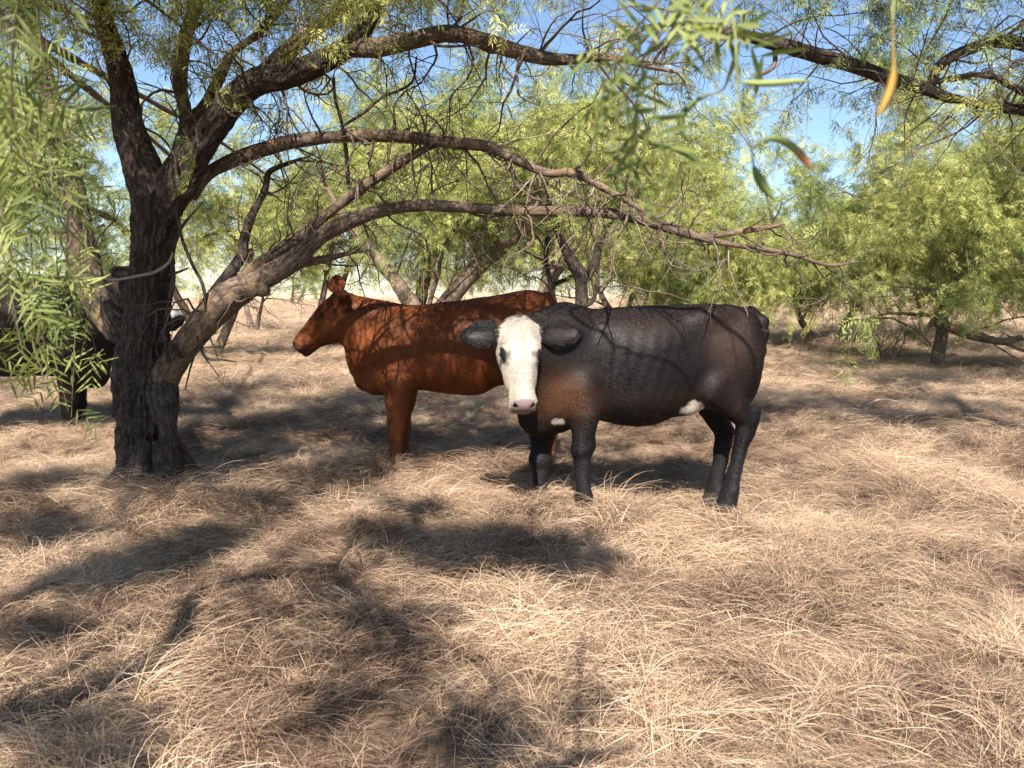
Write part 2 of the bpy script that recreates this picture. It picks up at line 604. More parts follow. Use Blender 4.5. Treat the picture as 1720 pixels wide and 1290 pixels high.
class Wood:
    def __init__(self):
        self.V, self.F, self.U, self.n = [], [], [], 0

    def tube(self, q, segs=10, relief=0.0, seed=0.0, flare=None):
        p, r = q[:, :3], q[:, 3]
        n = len(p)
        T = np.gradient(p, axis=0)
        T /= np.linalg.norm(T, axis=1)[:, None] + 1e-9
        a = np.array([0, 1.0, 0]) if abs(T[0][1]) < 0.8 else np.array([1.0, 0, 0])
        N = np.zeros((n, 3))
        for i in range(n):
            a = a - T[i] * np.dot(a, T[i])
            a /= np.linalg.norm(a) + 1e-9
            N[i] = a
        B = np.cross(T, N)
        th = np.linspace(0, 2 * math.pi, segs + 1)
        cs, sn = np.cos(th), np.sin(th)
        ln = np.concatenate([[0], np.cumsum(np.linalg.norm(np.diff(p, axis=0), axis=1))])
        rr = np.repeat(r[:, None], segs + 1, 1)
        if relief > 0:
            k = np.stack([cs[None] * r[:, None] * 30 + seed, sn[None] * r[:, None] * 30 + seed, np.repeat(ln[:, None] * 8.0, segs + 1, 1)], -1)
            k2 = np.stack([cs[None] * r[:, None] * 8 + seed + 9, sn[None] * r[:, None] * 8 + seed, np.repeat(ln[:, None] * 4.0, segs + 1, 1)], -1)
            ridge = 1 - np.abs(2 * vnoise(k) - 1)
            ridge2 = 1 - np.abs(2 * vnoise(k * np.array([2.1, 2.1, 2.6])) - 1)
            rr = rr + relief * (0.9 * (ridge - 0.6) + 0.45 * (ridge2 - 0.6)) * np.minimum(r[:, None] * 8, 1.0) + (vnoise(k2) - 0.5) * r[:, None] * 0.34
        if flare is not None:
            rr = rr * flare(ln[:, None], th[None])
        V = p[:, None] + N[:, None] * (cs[None] * rr)[..., None] + B[:, None] * (sn[None] * rr)[..., None]
        self.V.append(V.reshape(-1, 3))
        U = np.stack([np.repeat((th[None] * 1.0), n, 0) * r[:, None].mean(), np.repeat(ln[:, None], segs + 1, 1)], -1)
        self.U.append(U.reshape(-1, 2))
        i, j = np.meshgrid(np.arange(n - 1), np.arange(segs), indexing='ij')
        w = segs + 1
        F = np.stack([i * w + j, i * w + j + 1, (i + 1) * w + j + 1, (i + 1) * w + j], -1).reshape(-1, 4) + self.n
        self.F.append(F)
        self.n += n * w

    def build(self, name, mat, parent, kind=None, origin=None):
        V = np.concatenate(self.V)
        if origin is not None: V = V - np.asarray(origin)
        return mesh_obj(name, np_mesh(name, V, np.concatenate(self.F), True, np.concatenate(self.U)), mat, parent, kind)


def walk(rng, p, d, L, r0, r1, wig, grav, step):
    n = max(3, int(L / step))
    p = np.array(p, float)
    d = np.array(d, float)
    d /= np.linalg.norm(d)
    out = [(*p, r0)]
    for i in range(n):
        d = d + rng.normal(0, wig, 3)
        d[2] += grav * step
        d /= np.linalg.norm(d)
        p = p + d * (L / n)
        out.append((*p, r0 + (r1 - r0) * (i + 1) / n))
    return np.array(out)


# ------------------------------------------------------------------ leaf sprays
def leaflet(path0, d, nrm, L, w):
    """narrow leaflet of 4 triangles, slightly folded along its midrib and drooped"""
    d = d / np.linalg.norm(d)
    s = np.cross(d, nrm)
    s /= np.linalg.norm(s) + 1e-9
    u = np.cross(s, d)
    V = np.array([path0, path0 + d * L * 0.45 + s * w * 0.5 + u * w * 0.15, path0 + d * L * 0.45 - s * w * 0.5 + u * w * 0.15, path0 + d * L * 0.5 - u * w * 0.1, path0 + d * L - np.array([0, 0, 0.12 * L])])
    return V, np.array([[0, 3, 1], [0, 2, 3], [1, 3, 4], [3, 2, 4]])


def pinna(rng, p, d, L, npair, ll, lw, droop=0.5, upn=None):
    """one feathery leaf: leaflets in pairs along a rachis"""
    out = []
    p = np.array(p, float)
    d = np.array(d, float)
    d /= np.linalg.norm(d)
    up = rng.normal(0, 0.6, 3) + np.array([0, 0, 1.0]) if upn is None else upn
    for k in range(npair):
        t = (k + 1) / npair
        d = d + np.array([0, 0, -droop / npair]) + rng.normal(0, 0.05, 3)
        d /= np.linalg.norm(d)
        p = p + d * L / npair
        s = np.cross(d, up)
        s /= np.linalg.norm(s) + 1e-9
        for sg in (-1, 1):
            ld = d * rng.uniform(0.35, 0.8) + s * sg * 0.9 + np.array([0, 0, -0.15]) + rng.normal(0, 0.15, 3)
            out.append((p.copy(), ld, np.cross(s, d) + rng.normal(0, 0.35, 3), ll * rng.uniform(0.75, 1.1) * (1 - 0.35 * abs(t - 0.5)), lw))
    return out


def spray_proto(rng, L, nodes, ll, lw, npair, mat):
    VV, FF, va, off = [], [], [], 0
    q = walk(rng, (0, 0, 0), (1, 0, 0.15), L, 0.003, 0.001, 0.10, -1.0, L / 10)
    d = np.gradient(q[:, :3], axis=0)
    for k in range(nodes):
        i = int((k + 1) / nodes * (len(q) - 1))
        base = q[i, :3]
        f = d[i] / np.linalg.norm(d[i])
        for sg in (-1, 1):
            ax = np.array([-f[1], f[0], 0]) * sg * rng.uniform(0.4, 1.1) + f * rng.uniform(0.2, 0.8) + np.array([0, 0, rng.normal(0.0, 0.5)])
            tv = rng.rand()
            for (p0, ld, nr, l, w) in pinna(rng, base, ax, rng.uniform(0.08, 0.14), npair, ll, lw, 0.7):
                v, fc = leaflet(p0, ld, nr, l, w)
                VV.append(v); FF.append(fc + off); off += 5
                va.append(np.full(5, np.clip(0.3 * rng.rand() + 0.7 * tv, 0, 1)))
    V, F, va = np.concatenate(VV), np.concatenate(FF), np.concatenate(va)
    # the bare twig of the spray: a 3 sided tube
    w = Wood()
    w.tube(q, 3)
    Vt = w.V[0]
    Ft = w.F[0] + len(V)
    me = np_mesh('leaf_spray', np.concatenate([V, Vt]), [F, Ft], smooth=False)
    a = me.attributes.new('vary', 'FLOAT', 'POINT')
    a.data.foreach_set('value', np.concatenate([va, np.full(len(Vt), 0.0)]).astype(np.float32))
    me.materials.append(mat)
    me.materials.append(M_TWIG)
    mi = np.zeros(len(me.polygons), np.int32)
    mi[len(F):] = 1
    me.polygons.foreach_set('material_index', mi)
    return bpy.data.objects.new('leaf_spray', me)


_r = np.random.RandomState(5)
SPRAYS = [spray_proto(_r, 0.42, 7, 0.050, 0.0062, 8, M_LEAF) for _ in range(4)]
NG_LEAF = scatter_group('leaf_scatter', SPRAYS)


def crown(rng, name, pts, dirs, scale, parent, origin, tint=0.5, tvar=0.25):
    """leaf sprays at pts pointing along dirs"""
    pts = np.asarray(pts)
    n = len(pts)
    d = np.asarray(dirs) + 1e-6
    d = d / np.linalg.norm(d, axis=1)[:, None]
    yaw = np.arctan2(d[:, 1], d[:, 0])
    pit = -np.arcsin(np.clip(d[:, 2], -1, 1))
    rot = np.stack([rng.uniform(-1.2, 1.2, n), pit, yaw], -1)
    cl = fbm(pts * 1.1 + 31.0, 2)
    tn = np.clip(tint + (cl - 0.5) * 2.0 + rng.normal(0, tvar * 0.6, n), 0, 1)
    return scatter(name, NG_LEAF, pts - np.asarray(origin), rot, scale * rng.uniform(0.75, 1.25, n), rng.randint(0, len(SPRAYS), n), tn, M_LEAF, parent)


def branchlets(rng, q, n, ln, wood, tips, depth=2, t0=0.15, r=0.006, up=0.2, grav=-0.35, segs=4, wig=0.16, outward=None):
    """twigs off the polyline q; each tip list entry is (point, direction)"""
    for k in range(n):
        t = t0 + (1 - t0) * (k + rng.rand()) / n
        i = min(len(q) - 2, int(t * (len(q) - 1)))
        T = q[i + 1, :3] - q[i, :3]
        T = T / (np.linalg.norm(T) + 1e-9)
        d = rng.normal(0, 1, 3)
        d -= T * np.dot(d, T) * 0.6
        d /= np.linalg.norm(d)
        d = d * 0.8 + T * 0.5 + np.array([0, 0, up])
        if outward is not None: d = d + outward
        L = rng.uniform(*ln)
        rr = min(r * L / ln[1] * 1.2, q[i, 3] * 0.7)
        b = walk(rng, q[i, :3], d, L, rr, rr * 0.25, wig, grav, max(0.045, L / 9))
        wood.tube(b, segs)
        if depth > 1:
            branchlets(rng, b, max(2, int(n * 0.45)) if n < 8 else 4, (ln[0] * 0.5, ln[1] * 0.5), wood, tips, depth - 1, 0.25, r * 0.5, up, grav, 3, wig, outward)
        for f in (0.55, 0.8, 1.0):
            j = int(f * (len(b) - 1))
            tips.append((b[j, :3], b[j, :3] - b[max(0, j - 2), :3]))


def sprays_from_tips(rng, tips, n, jit=0.10):
    idx = rng.randint(0, len(tips), n)
    pts = np.array([tips[i][0] for i in idx]) + rng.normal(0, jit, (n, 3))
    dr = np.array([tips[i][1] for i in idx])
    dr = dr / (np.linalg.norm(dr, axis=1)[:, None] + 1e-9) + rng.normal(0, 0.55, (n, 3)) + np.array([0, 0, -0.25])
    return pts, dr

# ------------------------------------------------------------------ cattle: one continuous surface from a distance field
def hermite(xs, ys, x):
    xs, ys = np.asarray(xs, float), np.asarray(ys, float)
    m = np.gradient(ys, xs)
    x = np.clip(x, xs[0], xs[-1])
    i = np.clip(np.searchsorted(xs, x) - 1, 0, len(xs) - 2)
    h = xs[i + 1] - xs[i]
    t = (x - xs[i]) / h
    return ((2 * t ** 3 - 3 * t ** 2 + 1) * ys[i] + (t ** 3 - 2 * t ** 2 + t) * h * m[i] + (-2 * t ** 3 + 3 * t ** 2) * ys[i + 1] + (t ** 3 - t ** 2) * h * m[i + 1])


class Field:
    def __init__(self, lo, hi, h):
        self.h, self.lo = h, np.array(lo, float)
        self.n = np.ceil((np.array(hi) - self.lo) / h).astype(int) + 1
        self.ax = [self.lo[k] + h * np.arange(self.n[k]) for k in range(3)]
        self.F = np.full(self.n, 1.0, np.float32)

    def put(self, fn, lo, hi, k, sub=False):
        m = k + 4 * self.h
        a = np.clip(np.floor((np.array(lo) - m - self.lo) / self.h).astype(int), 0, self.n)
        b = np.clip(np.ceil((np.array(hi) + m - self.lo) / self.h).astype(int) + 1, 0, self.n)
        if np.any(b <= a): return
        sl = tuple(slice(a[i], b[i]) for i in range(3))
        X, Y, Z = np.meshgrid(*[self.ax[i][sl[i]] for i in range(3)], indexing='ij')
        d = fn(X, Y, Z)
        F = self.F[sl]
        if sub:
            h = np.clip(0.5 - 0.5 * (d + F) / k, 0, 1)
            self.F[sl] = F * (1 - h) - d * h + k * h * (1 - h)
        else:
            h = np.clip(0.5 + 0.5 * (d - F) / k, 0, 1)
            self.F[sl] = d * (1 - h) + F * h - k * h * (1 - h)

    def cone(self, a, b, ra, rb, k=0.04, flat=None):
        a, b = np.array(a, float), np.array(b, float)
        ab = b - a
        L2 = ab @ ab + 1e-9
        m = max(ra, rb)

        def fn(X, Y, Z):
            t = np.clip(((X - a[0]) * ab[0] + (Y - a[1]) * ab[1] + (Z - a[2]) * ab[2]) / L2, 0, 1)
            dx, dy, dz = X - a[0] - t * ab[0], Y - a[1] - t * ab[1], Z - a[2] - t * ab[2]
            if flat is not None:
                dy = dy / flat
            return np.sqrt(dx * dx + dy * dy + dz * dz) - (ra + (rb - ra) * t)
        self.put(fn, np.minimum(a, b) - m, np.maximum(a, b) + m, k)

    def ell(self, c, r, k=0.04, rot=None, sub=False):
        c, r = np.array(c, float), np.array(r, float)
        Rm = np.eye(3) if rot is None else np.array(rot)     # rows: the axes
        m = np.max(r)

        def fn(X, Y, Z):
            q = [(Rm[i][0] * (X - c[0]) + Rm[i][1] * (Y - c[1]) + Rm[i][2] * (Z - c[2])) for i in range(3)]
            k0 = np.sqrt(sum((q[i] / r[i]) ** 2 for i in range(3))) + 1e-9
            k1 = np.sqrt(sum((q[i] / r[i] ** 2) ** 2 for i in range(3))) + 1e-9
            return k0 * (k0 - 1) / k1
        self.put(fn, c - m, c + m, k, sub)

    def loft(self, sec, k=0.04, org=(0, 0, 0), rot=None, n=2.35):
        """sections (x, half width, top, bottom) along the x axis of a frame whose axes are the rows of rot"""
        s = np.array(sec, float)
        o = np.array(org, float)
        Rm = np.eye(3) if rot is None else np.array(rot)
        ext = np.array([[x, sg * w, z] for x, w, t, b in sec for sg in (-1, 1) for z in (t, b)]) @ Rm + o

        def fn(X, Y, Z):
            q = [(Rm[i][0] * (X - o[0]) + Rm[i][1] * (Y - o[1]) + Rm[i][2] * (Z - o[2])) for i in range(3)]
            x = q[0]
            w, tp, bt = hermite(s[:, 0], s[:, 1], x), hermite(s[:, 0], s[:, 2], x), hermite(s[:, 0], s[:, 3], x)
            w = np.maximum(w, 0.005)
            hh = np.maximum((tp - bt) / 2, 0.005)
            e = (np.abs(q[1]) / w) ** n + (np.abs(q[2] - (tp + bt) / 2) / hh) ** n
            d = (e ** (1 / n) - 1) * np.minimum(w, hh)
            return np.maximum(d, np.maximum(x - s[-1, 0], s[0, 0] - x))
        self.put(fn, ext.min(0), ext.max(0), k)

    def mesh(self):
        """naive surface nets"""
        F, h = self.F, self.h
        S = F < 0
        c = [S[i:S.shape[0] - 1 + i, j:S.shape[1] - 1 + j, k:S.shape[2] - 1 + k] for i in (0, 1) for j in (0, 1) for k in (0, 1)]
        cnt = sum(x.astype(np.int8) for x in c)
        act = (cnt > 0) & (cnt < 8)
        I = np.argwhere(act)
        idx = np.full(act.shape, -1, np.int64)
        idx[act] = np.arange(len(I))
        acc = np.zeros((len(I), 3))
        num = np.zeros(len(I))
        cs = [(i, j, k) for i in (0, 1) for j in (0, 1) for k in (0, 1)]
        for a in cs:
            for ax in range(3):
                if a[ax]: continue
                b = list(a); b[ax] = 1
                va = F[I[:, 0] + a[0], I[:, 1] + a[1], I[:, 2] + a[2]]
                vb = F[I[:, 0] + b[0], I[:, 1] + b[1], I[:, 2] + b[2]]
                m = (va < 0) != (vb < 0)
                t = np.where(m, va / np.where(m, va - vb, 1), 0)
                pt = np.tile(np.array(a, float), (len(I), 1))
                pt[:, ax] = t
                acc[m] += pt[m]
                num[m] += 1
        V = self.lo + (I + acc / num[:, None]) * h
        Q = []
        for ax in range(3):
            u, v = (ax + 1) % 3, (ax + 2) % 3
            sl0 = [slice(None)] * 3
            sl1 = [slice(None)] * 3
            sl0[ax], sl1[ax] = slice(0, -1), slice(1, None)
            A, B = S[tuple(sl0)], S[tuple(sl1)]
            E = np.argwhere(A != B)
            ok = (E[:, u] > 0) & (E[:, v] > 0) & (E[:, u] < S.shape[u] - 1) & (E[:, v] < S.shape[v] - 1)
            E = E[ok]
            fl = A[E[:, 0], E[:, 1], E[:, 2]]

            def cell(du, dv):
                e = E.copy()
                e[:, u] -= du
                e[:, v] -= dv
                return idx[e[:, 0], e[:, 1], e[:, 2]]
            q = np.stack([cell(1, 1), cell(0, 1), cell(0, 0), cell(1, 0)], -1)
            q[~fl] = q[~fl][:, ::-1]
            Q.append(q)
        Q = np.concatenate(Q)
        # light smoothing
        ed = np.concatenate([Q[:, [0, 1]], Q[:, [1, 2]], Q[:, [2, 3]], Q[:, [3, 0]]])
        for lam in (0.5, -0.33, 0.5, -0.33):
            s = np.zeros_like(V)
            w = np.zeros(len(V))
            np.add.at(s, ed[:, 0], V[ed[:, 1]]); np.add.at(w, ed[:, 0], 1)
            np.add.at(s, ed[:, 1], V[ed[:, 0]]); np.add.at(w, ed[:, 1], 1)
            V = V + lam * (s / w[:, None] - V)
        return V, Q


def frame(d, n):
    d = np.array(d, float); d /= np.linalg.norm(d)
    n = np.array(n, float); n -= d * (n @ d); n /= np.linalg.norm(n)
    return np.array([d, np.cross(n, d), n])      # rows: nose, left, forehead


class Cow:
    def __init__(self, name, label, px0, D, facing, yaw=0.0, z0=0.0):
        """facing +1: nose to the right of the picture, -1: to the left"""
        w = P(px0, 488, D)
        self.loc = np.array([w[0], D, z0])
        self.rz = (0.0 if facing > 0 else math.pi) + yaw
        c, s = math.cos(self.rz), math.sin(self.rz)
        self.M = np.array([[c, -s, 0], [s, c, 0], [0, 0, 1]])
        self.root = empty(name, tuple(self.loc), self.rz)
        tag(self.root, label, 'cow', 'cattle standing under the trees')

    def L(self, px, py, y=0.0):
        """local point on the plane local y = const seen at a photo pixel"""
        r = self.M.T @ ray(px, py)
        o = self.M.T @ (np.array([0, 0, CAM_H]) - self.loc)
        t = (y - o[1]) / r[1]
        return o + r * t

    def sec(self, rows):
        """rows (px, half width, top py, bottom py) -> sections along local x"""
        out = []
        for px, w, t, b in rows:
            A, B = self.L(px, t), self.L(px, b)
            out.append((A[0], w, A[2], B[2]))
        return sorted(out)


HEAD = [(-0.06, 0.045, 0.00, -0.10), (-0.035, 0.080, 0.018, -0.145), (0.0, 0.098, 0.034, -0.185), (0.07, 0.113, 0.046, -0.235), (0.14, 0.117, 0.050, -0.262), (0.20, 0.108, 0.047, -0.258),
        (0.27, 0.090, 0.038, -0.232), (0.34, 0.077, 0.028, -0.192), (0.41, 0.073, 0.018, -0.162), (0.47, 0.079, 0.010, -0.155), (0.51, 0.078, 0.002, -0.152),
        (0.535, 0.065, -0.010, -0.142), (0.550, 0.035, -0.032, -0.118)]


def add_head(f, poll, fr, s=1.0, ears=(), deep=1.0, wide=1.0):
    T = lambda x, y, z: np.array(poll) + (np.array([x, y, z]) * s) @ fr
    f.loft([(x * s, w * s * (wide if x < 0.3 else 1.0 + (wide - 1) * max(0, 1 - (x - 0.3) / 0.15)), t * s, b * deep * s) for x, w, t, b in HEAD], 0.03, poll, fr, 2.3)
    for sg in (-1, 1):
        f.ell(T(0.190, 0.090 * sg, 0.010), np.array([0.055, 0.026, 0.030]) * s, 0.05, fr)          # brow and orbit
        f.ell(T(0.28, 0.072 * sg, -0.10), np.array([0.11, 0.026, 0.06]) * s, 0.03, fr)            # cheek
        f.ell(T(0.495, 0.043 * sg, -0.022), np.array([0.034, 0.028, 0.026]) * s, 0.02, fr)          # nostril wing
        f.ell(T(0.205, 0.127 * sg, -0.008), np.array([0.024, 0.012, 0.019]) * s, 0.008, fr, True)   # eye hollow
        f.ell(T(0.524, 0.050 * sg, -0.026), np.array([0.020, 0.0095, 0.014]) * s, 0.008, fr, True)  # nostril
    f.ell(T(0.50, 0, -0.108 * deep), np.array([0.06, 0.085, 0.005]) * s, 0.01, fr, True)                    # mouth
    for base, dr, face, ln, wd in ears:
        e0 = T(*base)
        d = np.array(dr, float); d /= np.linalg.norm(d)
        nn = np.array(face, float); nn -= d * (nn @ d); nn /= np.linalg.norm(nn)
        ef = np.array([d, np.cross(nn, d), nn])
        f.cone(e0 - d * 0.03, e0 + d * ln * 0.3, 0.034 * s, 0.03 * s, 0.03)
        f.ell(e0 + d * ln * 0.50, (ln * 0.42, wd * 0.5, 0.024), 0.02, ef)
        f.ell(e0 + d * ln * 0.85, (ln * 0.22, wd * 0.24, 0.020), 0.04, ef)
        f.ell(e0 + d * ln * 0.58 + nn * 0.030, (ln * 0.40, wd * 0.36, 0.034), 0.012, ef, True)
    return T


def leg(f, pts, flat=0.85, k=0.05):
    for i, ((a, ra), (b, rb)) in enumerate(zip(pts[:-1], pts[1:])):
        f.cone(a, b, ra, rb, k if i == 0 else 0.014, None)


def hoof(f, p, fwd=0.05):
    p = np.array(p, float)
    f.cone(p + np.array([0.0, 0, 0.07]), p + np.array([fwd * 0.7, 0, 0.02]), 0.043, 0.048, 0.02)


def eye_parts(cow, T, fr, s, mat):
    for sg in (-1, 1):
        c = T(0.203, 0.107 * sg, -0.008)
        u, v = np.meshgrid(np.linspace(0, math.pi, 9), np.linspace(0, 2 * math.pi, 15)[:-1], indexing='ij')
        q = np.stack([np.sin(u) * np.cos(v), np.sin(u) * np.sin(v), np.cos(u)], -1).reshape(-1, 3) * 0.0215 * s + c
        i, j = np.meshgrid(np.arange(8), np.arange(14), indexing='ij')
        Fq = np.stack([i * 14 + j, (i + 1) * 14 + j, (i + 1) * 14 + (j + 1) % 14, i * 14 + (j + 1) % 14], -1).reshape(-1, 4)
        mesh_obj('eye', np_mesh('eye', q, Fq), mat, cow.root)


def smooth01(x, a, b):
    t = np.clip((x - a) / (b - a), 0, 1)
    return t * t * (3 - 2 * t)


def lay(col, m, c):
    return col * (1 - m[:, None]) + np.array(c)[None] * m[:, None]


M_EYE, _nt, _b = new_mat('eye')
_b.inputs['Base Color'].default_value = (0.012, 0.008, 0.006, 1)
_b.inputs['Roughness'].default_value = 0.08
M_COAT_B = coat_mat('black_coat', 0.48, 0.0)
M_COAT_R = coat_mat('red_coat', 0.5, 0.0)


def limb_mass(f, c, r, k=0.08, ang=0.0):
    a = R(ang)
    f.ell(c, r, k, [[math.cos(a), 0, math.sin(a)], [0, 1, 0], [-math.sin(a), 0, math.cos(a)]])


def hair_proto(rng):
    VV, FF, off = [], [], 0
    for _ in range(26):
        p = np.array([rng.uniform(-0.011, 0.011), rng.uniform(-0.011, 0.011), -0.001])
        h = rng.normal(0, 0.35)
        L = rng.uniform(0.010, 0.019)
        z = rng.uniform(0.06, 0.25)
        d = np.array([math.cos(h), math.sin(h), z])
        pts = np.array([p, p + d * L * 0.5, p + d * L * 0.95 - np.array([0, 0, z * L * 0.5])])
        sd = np.array([-math.sin(h), math.cos(h), rng.normal(0, 0.5)])
        v, f = ribbon(pts, np.array([1.0, 0.8, 0.15]) * rng.uniform(0.0007, 0.0013), sd)
        VV.append(v); FF.append(f + off); off += len(v)
    return np.concatenate(VV), np.concatenate(FF)


def hair_mat():
    m, nt, b = new_mat('hair')
    at = nd(nt, 'ShaderNodeAttribute', attribute_name='coat', attribute_type='INSTANCER')
    nt.links.new(at.outputs['Color'], b.inputs['Base Color'])
    b.inputs['Roughness'].default_value = 0.5
    b.inputs['Specular IOR Level'].default_value = 0.2
    return m


M_HAIR = hair_mat()
_hr = np.random.RandomState(3)
HAIRS = []
for _k in range(3):
    _v, _f = hair_proto(_hr)
    HAIRS.append(proto('hair_tuft', _v, _f, np.zeros(len(_v)), M_HAIR))
NG_HAIR = scatter_group('hair_scatter', HAIRS)


def finish(cow, me, V, col, mat, bald=None, shaggy=None, ribs=(0.0, 0.5), head_at=None):
    n = len(V)
    nr = np.zeros(n * 3, np.float32)
    me.vertices.foreach_get('normal', nr)
    nr = nr.reshape(-1, 3).astype(float)
    # ribs, loose skin over the neck, muscle
    far = 1.0 if head_at is None else smooth01(np.linalg.norm(V - head_at, axis=1), 0.42, 0.6)
    ph = (V[:, 0] + 0.35 * (V[:, 2] - 0.9)) * 2 * math.pi / 0.085
    rb = smooth01(V[:, 0], -0.22, -0.02) * smooth01(-V[:, 0], -0.42, -0.28) * smooth01(V[:, 2], 0.58, 0.75) * smooth01(-V[:, 2], -1.28, -1.1) * (V[:, 1] ** 2 > 0.02)
    fold = np.sin((V[:, 0] * 0.9 + V[:, 2] * 0.5 + 0.25 * (vnoise(V * 4) - 0.5)) * 2 * math.pi / 0.075) * smooth01(V[:, 0], 0.5, 0.62) * smooth01(V[:, 2], 0.5, 0.6)
    dsp = far * (0.0011 * rb * np.sin(ph) + 0.0045 * fold * (vnoise(V * 6) - 0.1) + 0.030 * (fbm(V * 3.4 + 8, 2) - 0.5) + 0.012 * (vnoise(V * 14) - 0.5) * smooth01(-V[:, 2], -0.7, -0.5))
    V = V + nr * dsp[:, None]
    me.vertices.foreach_set('co', V.astype(np.float32).ravel())
    me.update()
    hoofm = smooth01(-V[:, 2], -0.085, -0.065)
    col = lay(col, hoofm, (0.03, 0.024, 0.02))
    color_attr(me, 'coat', col)
    mesh_obj('body', me, mat, cow.root)
    rng = np.random.RandomState(9)
    n = len(V)
    nr = np.zeros(n * 3, np.float32)
    me.vertices.foreach_get('normal', nr)
    nr = nr.reshape(-1, 3).astype(float)
    k = (rng.rand(n) < 0.62) & (V[:, 2] > 0.09)
    if bald is not None: k &= ~bald
    sc = 0.8 + 0.5 * rng.rand(n)
    if shaggy is not None: sc = sc * (1 + shaggy)
    sc = sc[k]
    V, nr, c = V[k], nr[k], col[k]
    # hair lies backwards and down, with whorls
    fl = np.tile(np.array([-0.8, 0.0, -0.55]), (len(V), 1)) + (np.stack([vnoise(V * 2.6 + o) for o in (1, 21, 41)], -1) - 0.5) * 0.8
    fl -= nr * (fl * nr).sum(1)[:, None]
    fl /= np.linalg.norm(fl, axis=1)[:, None] + 1e-9
    s = np.cross(nr, fl)
    # euler xyz of the matrix with columns fl, s, nr
    ry = -np.arcsin(np.clip(fl[:, 2], -1, 1))
    rx = np.arctan2(s[:, 2], nr[:, 2])
    rz = np.arctan2(fl[:, 1], fl[:, 0])
    c = c * (0.82 + 0.36 * rng.rand(len(V)))[:, None] * (0.86 + 0.28 * fbm(V * np.array([14, 30, 30]), 2))[:, None]
    o = scatter('hair', NG_HAIR, V, np.stack([rx, ry, rz], -1), sc, rng.randint(0, 3, len(V)), np.zeros(len(V)), M_HAIR, cow.root)
    color_attr(o.data, 'coat', c)


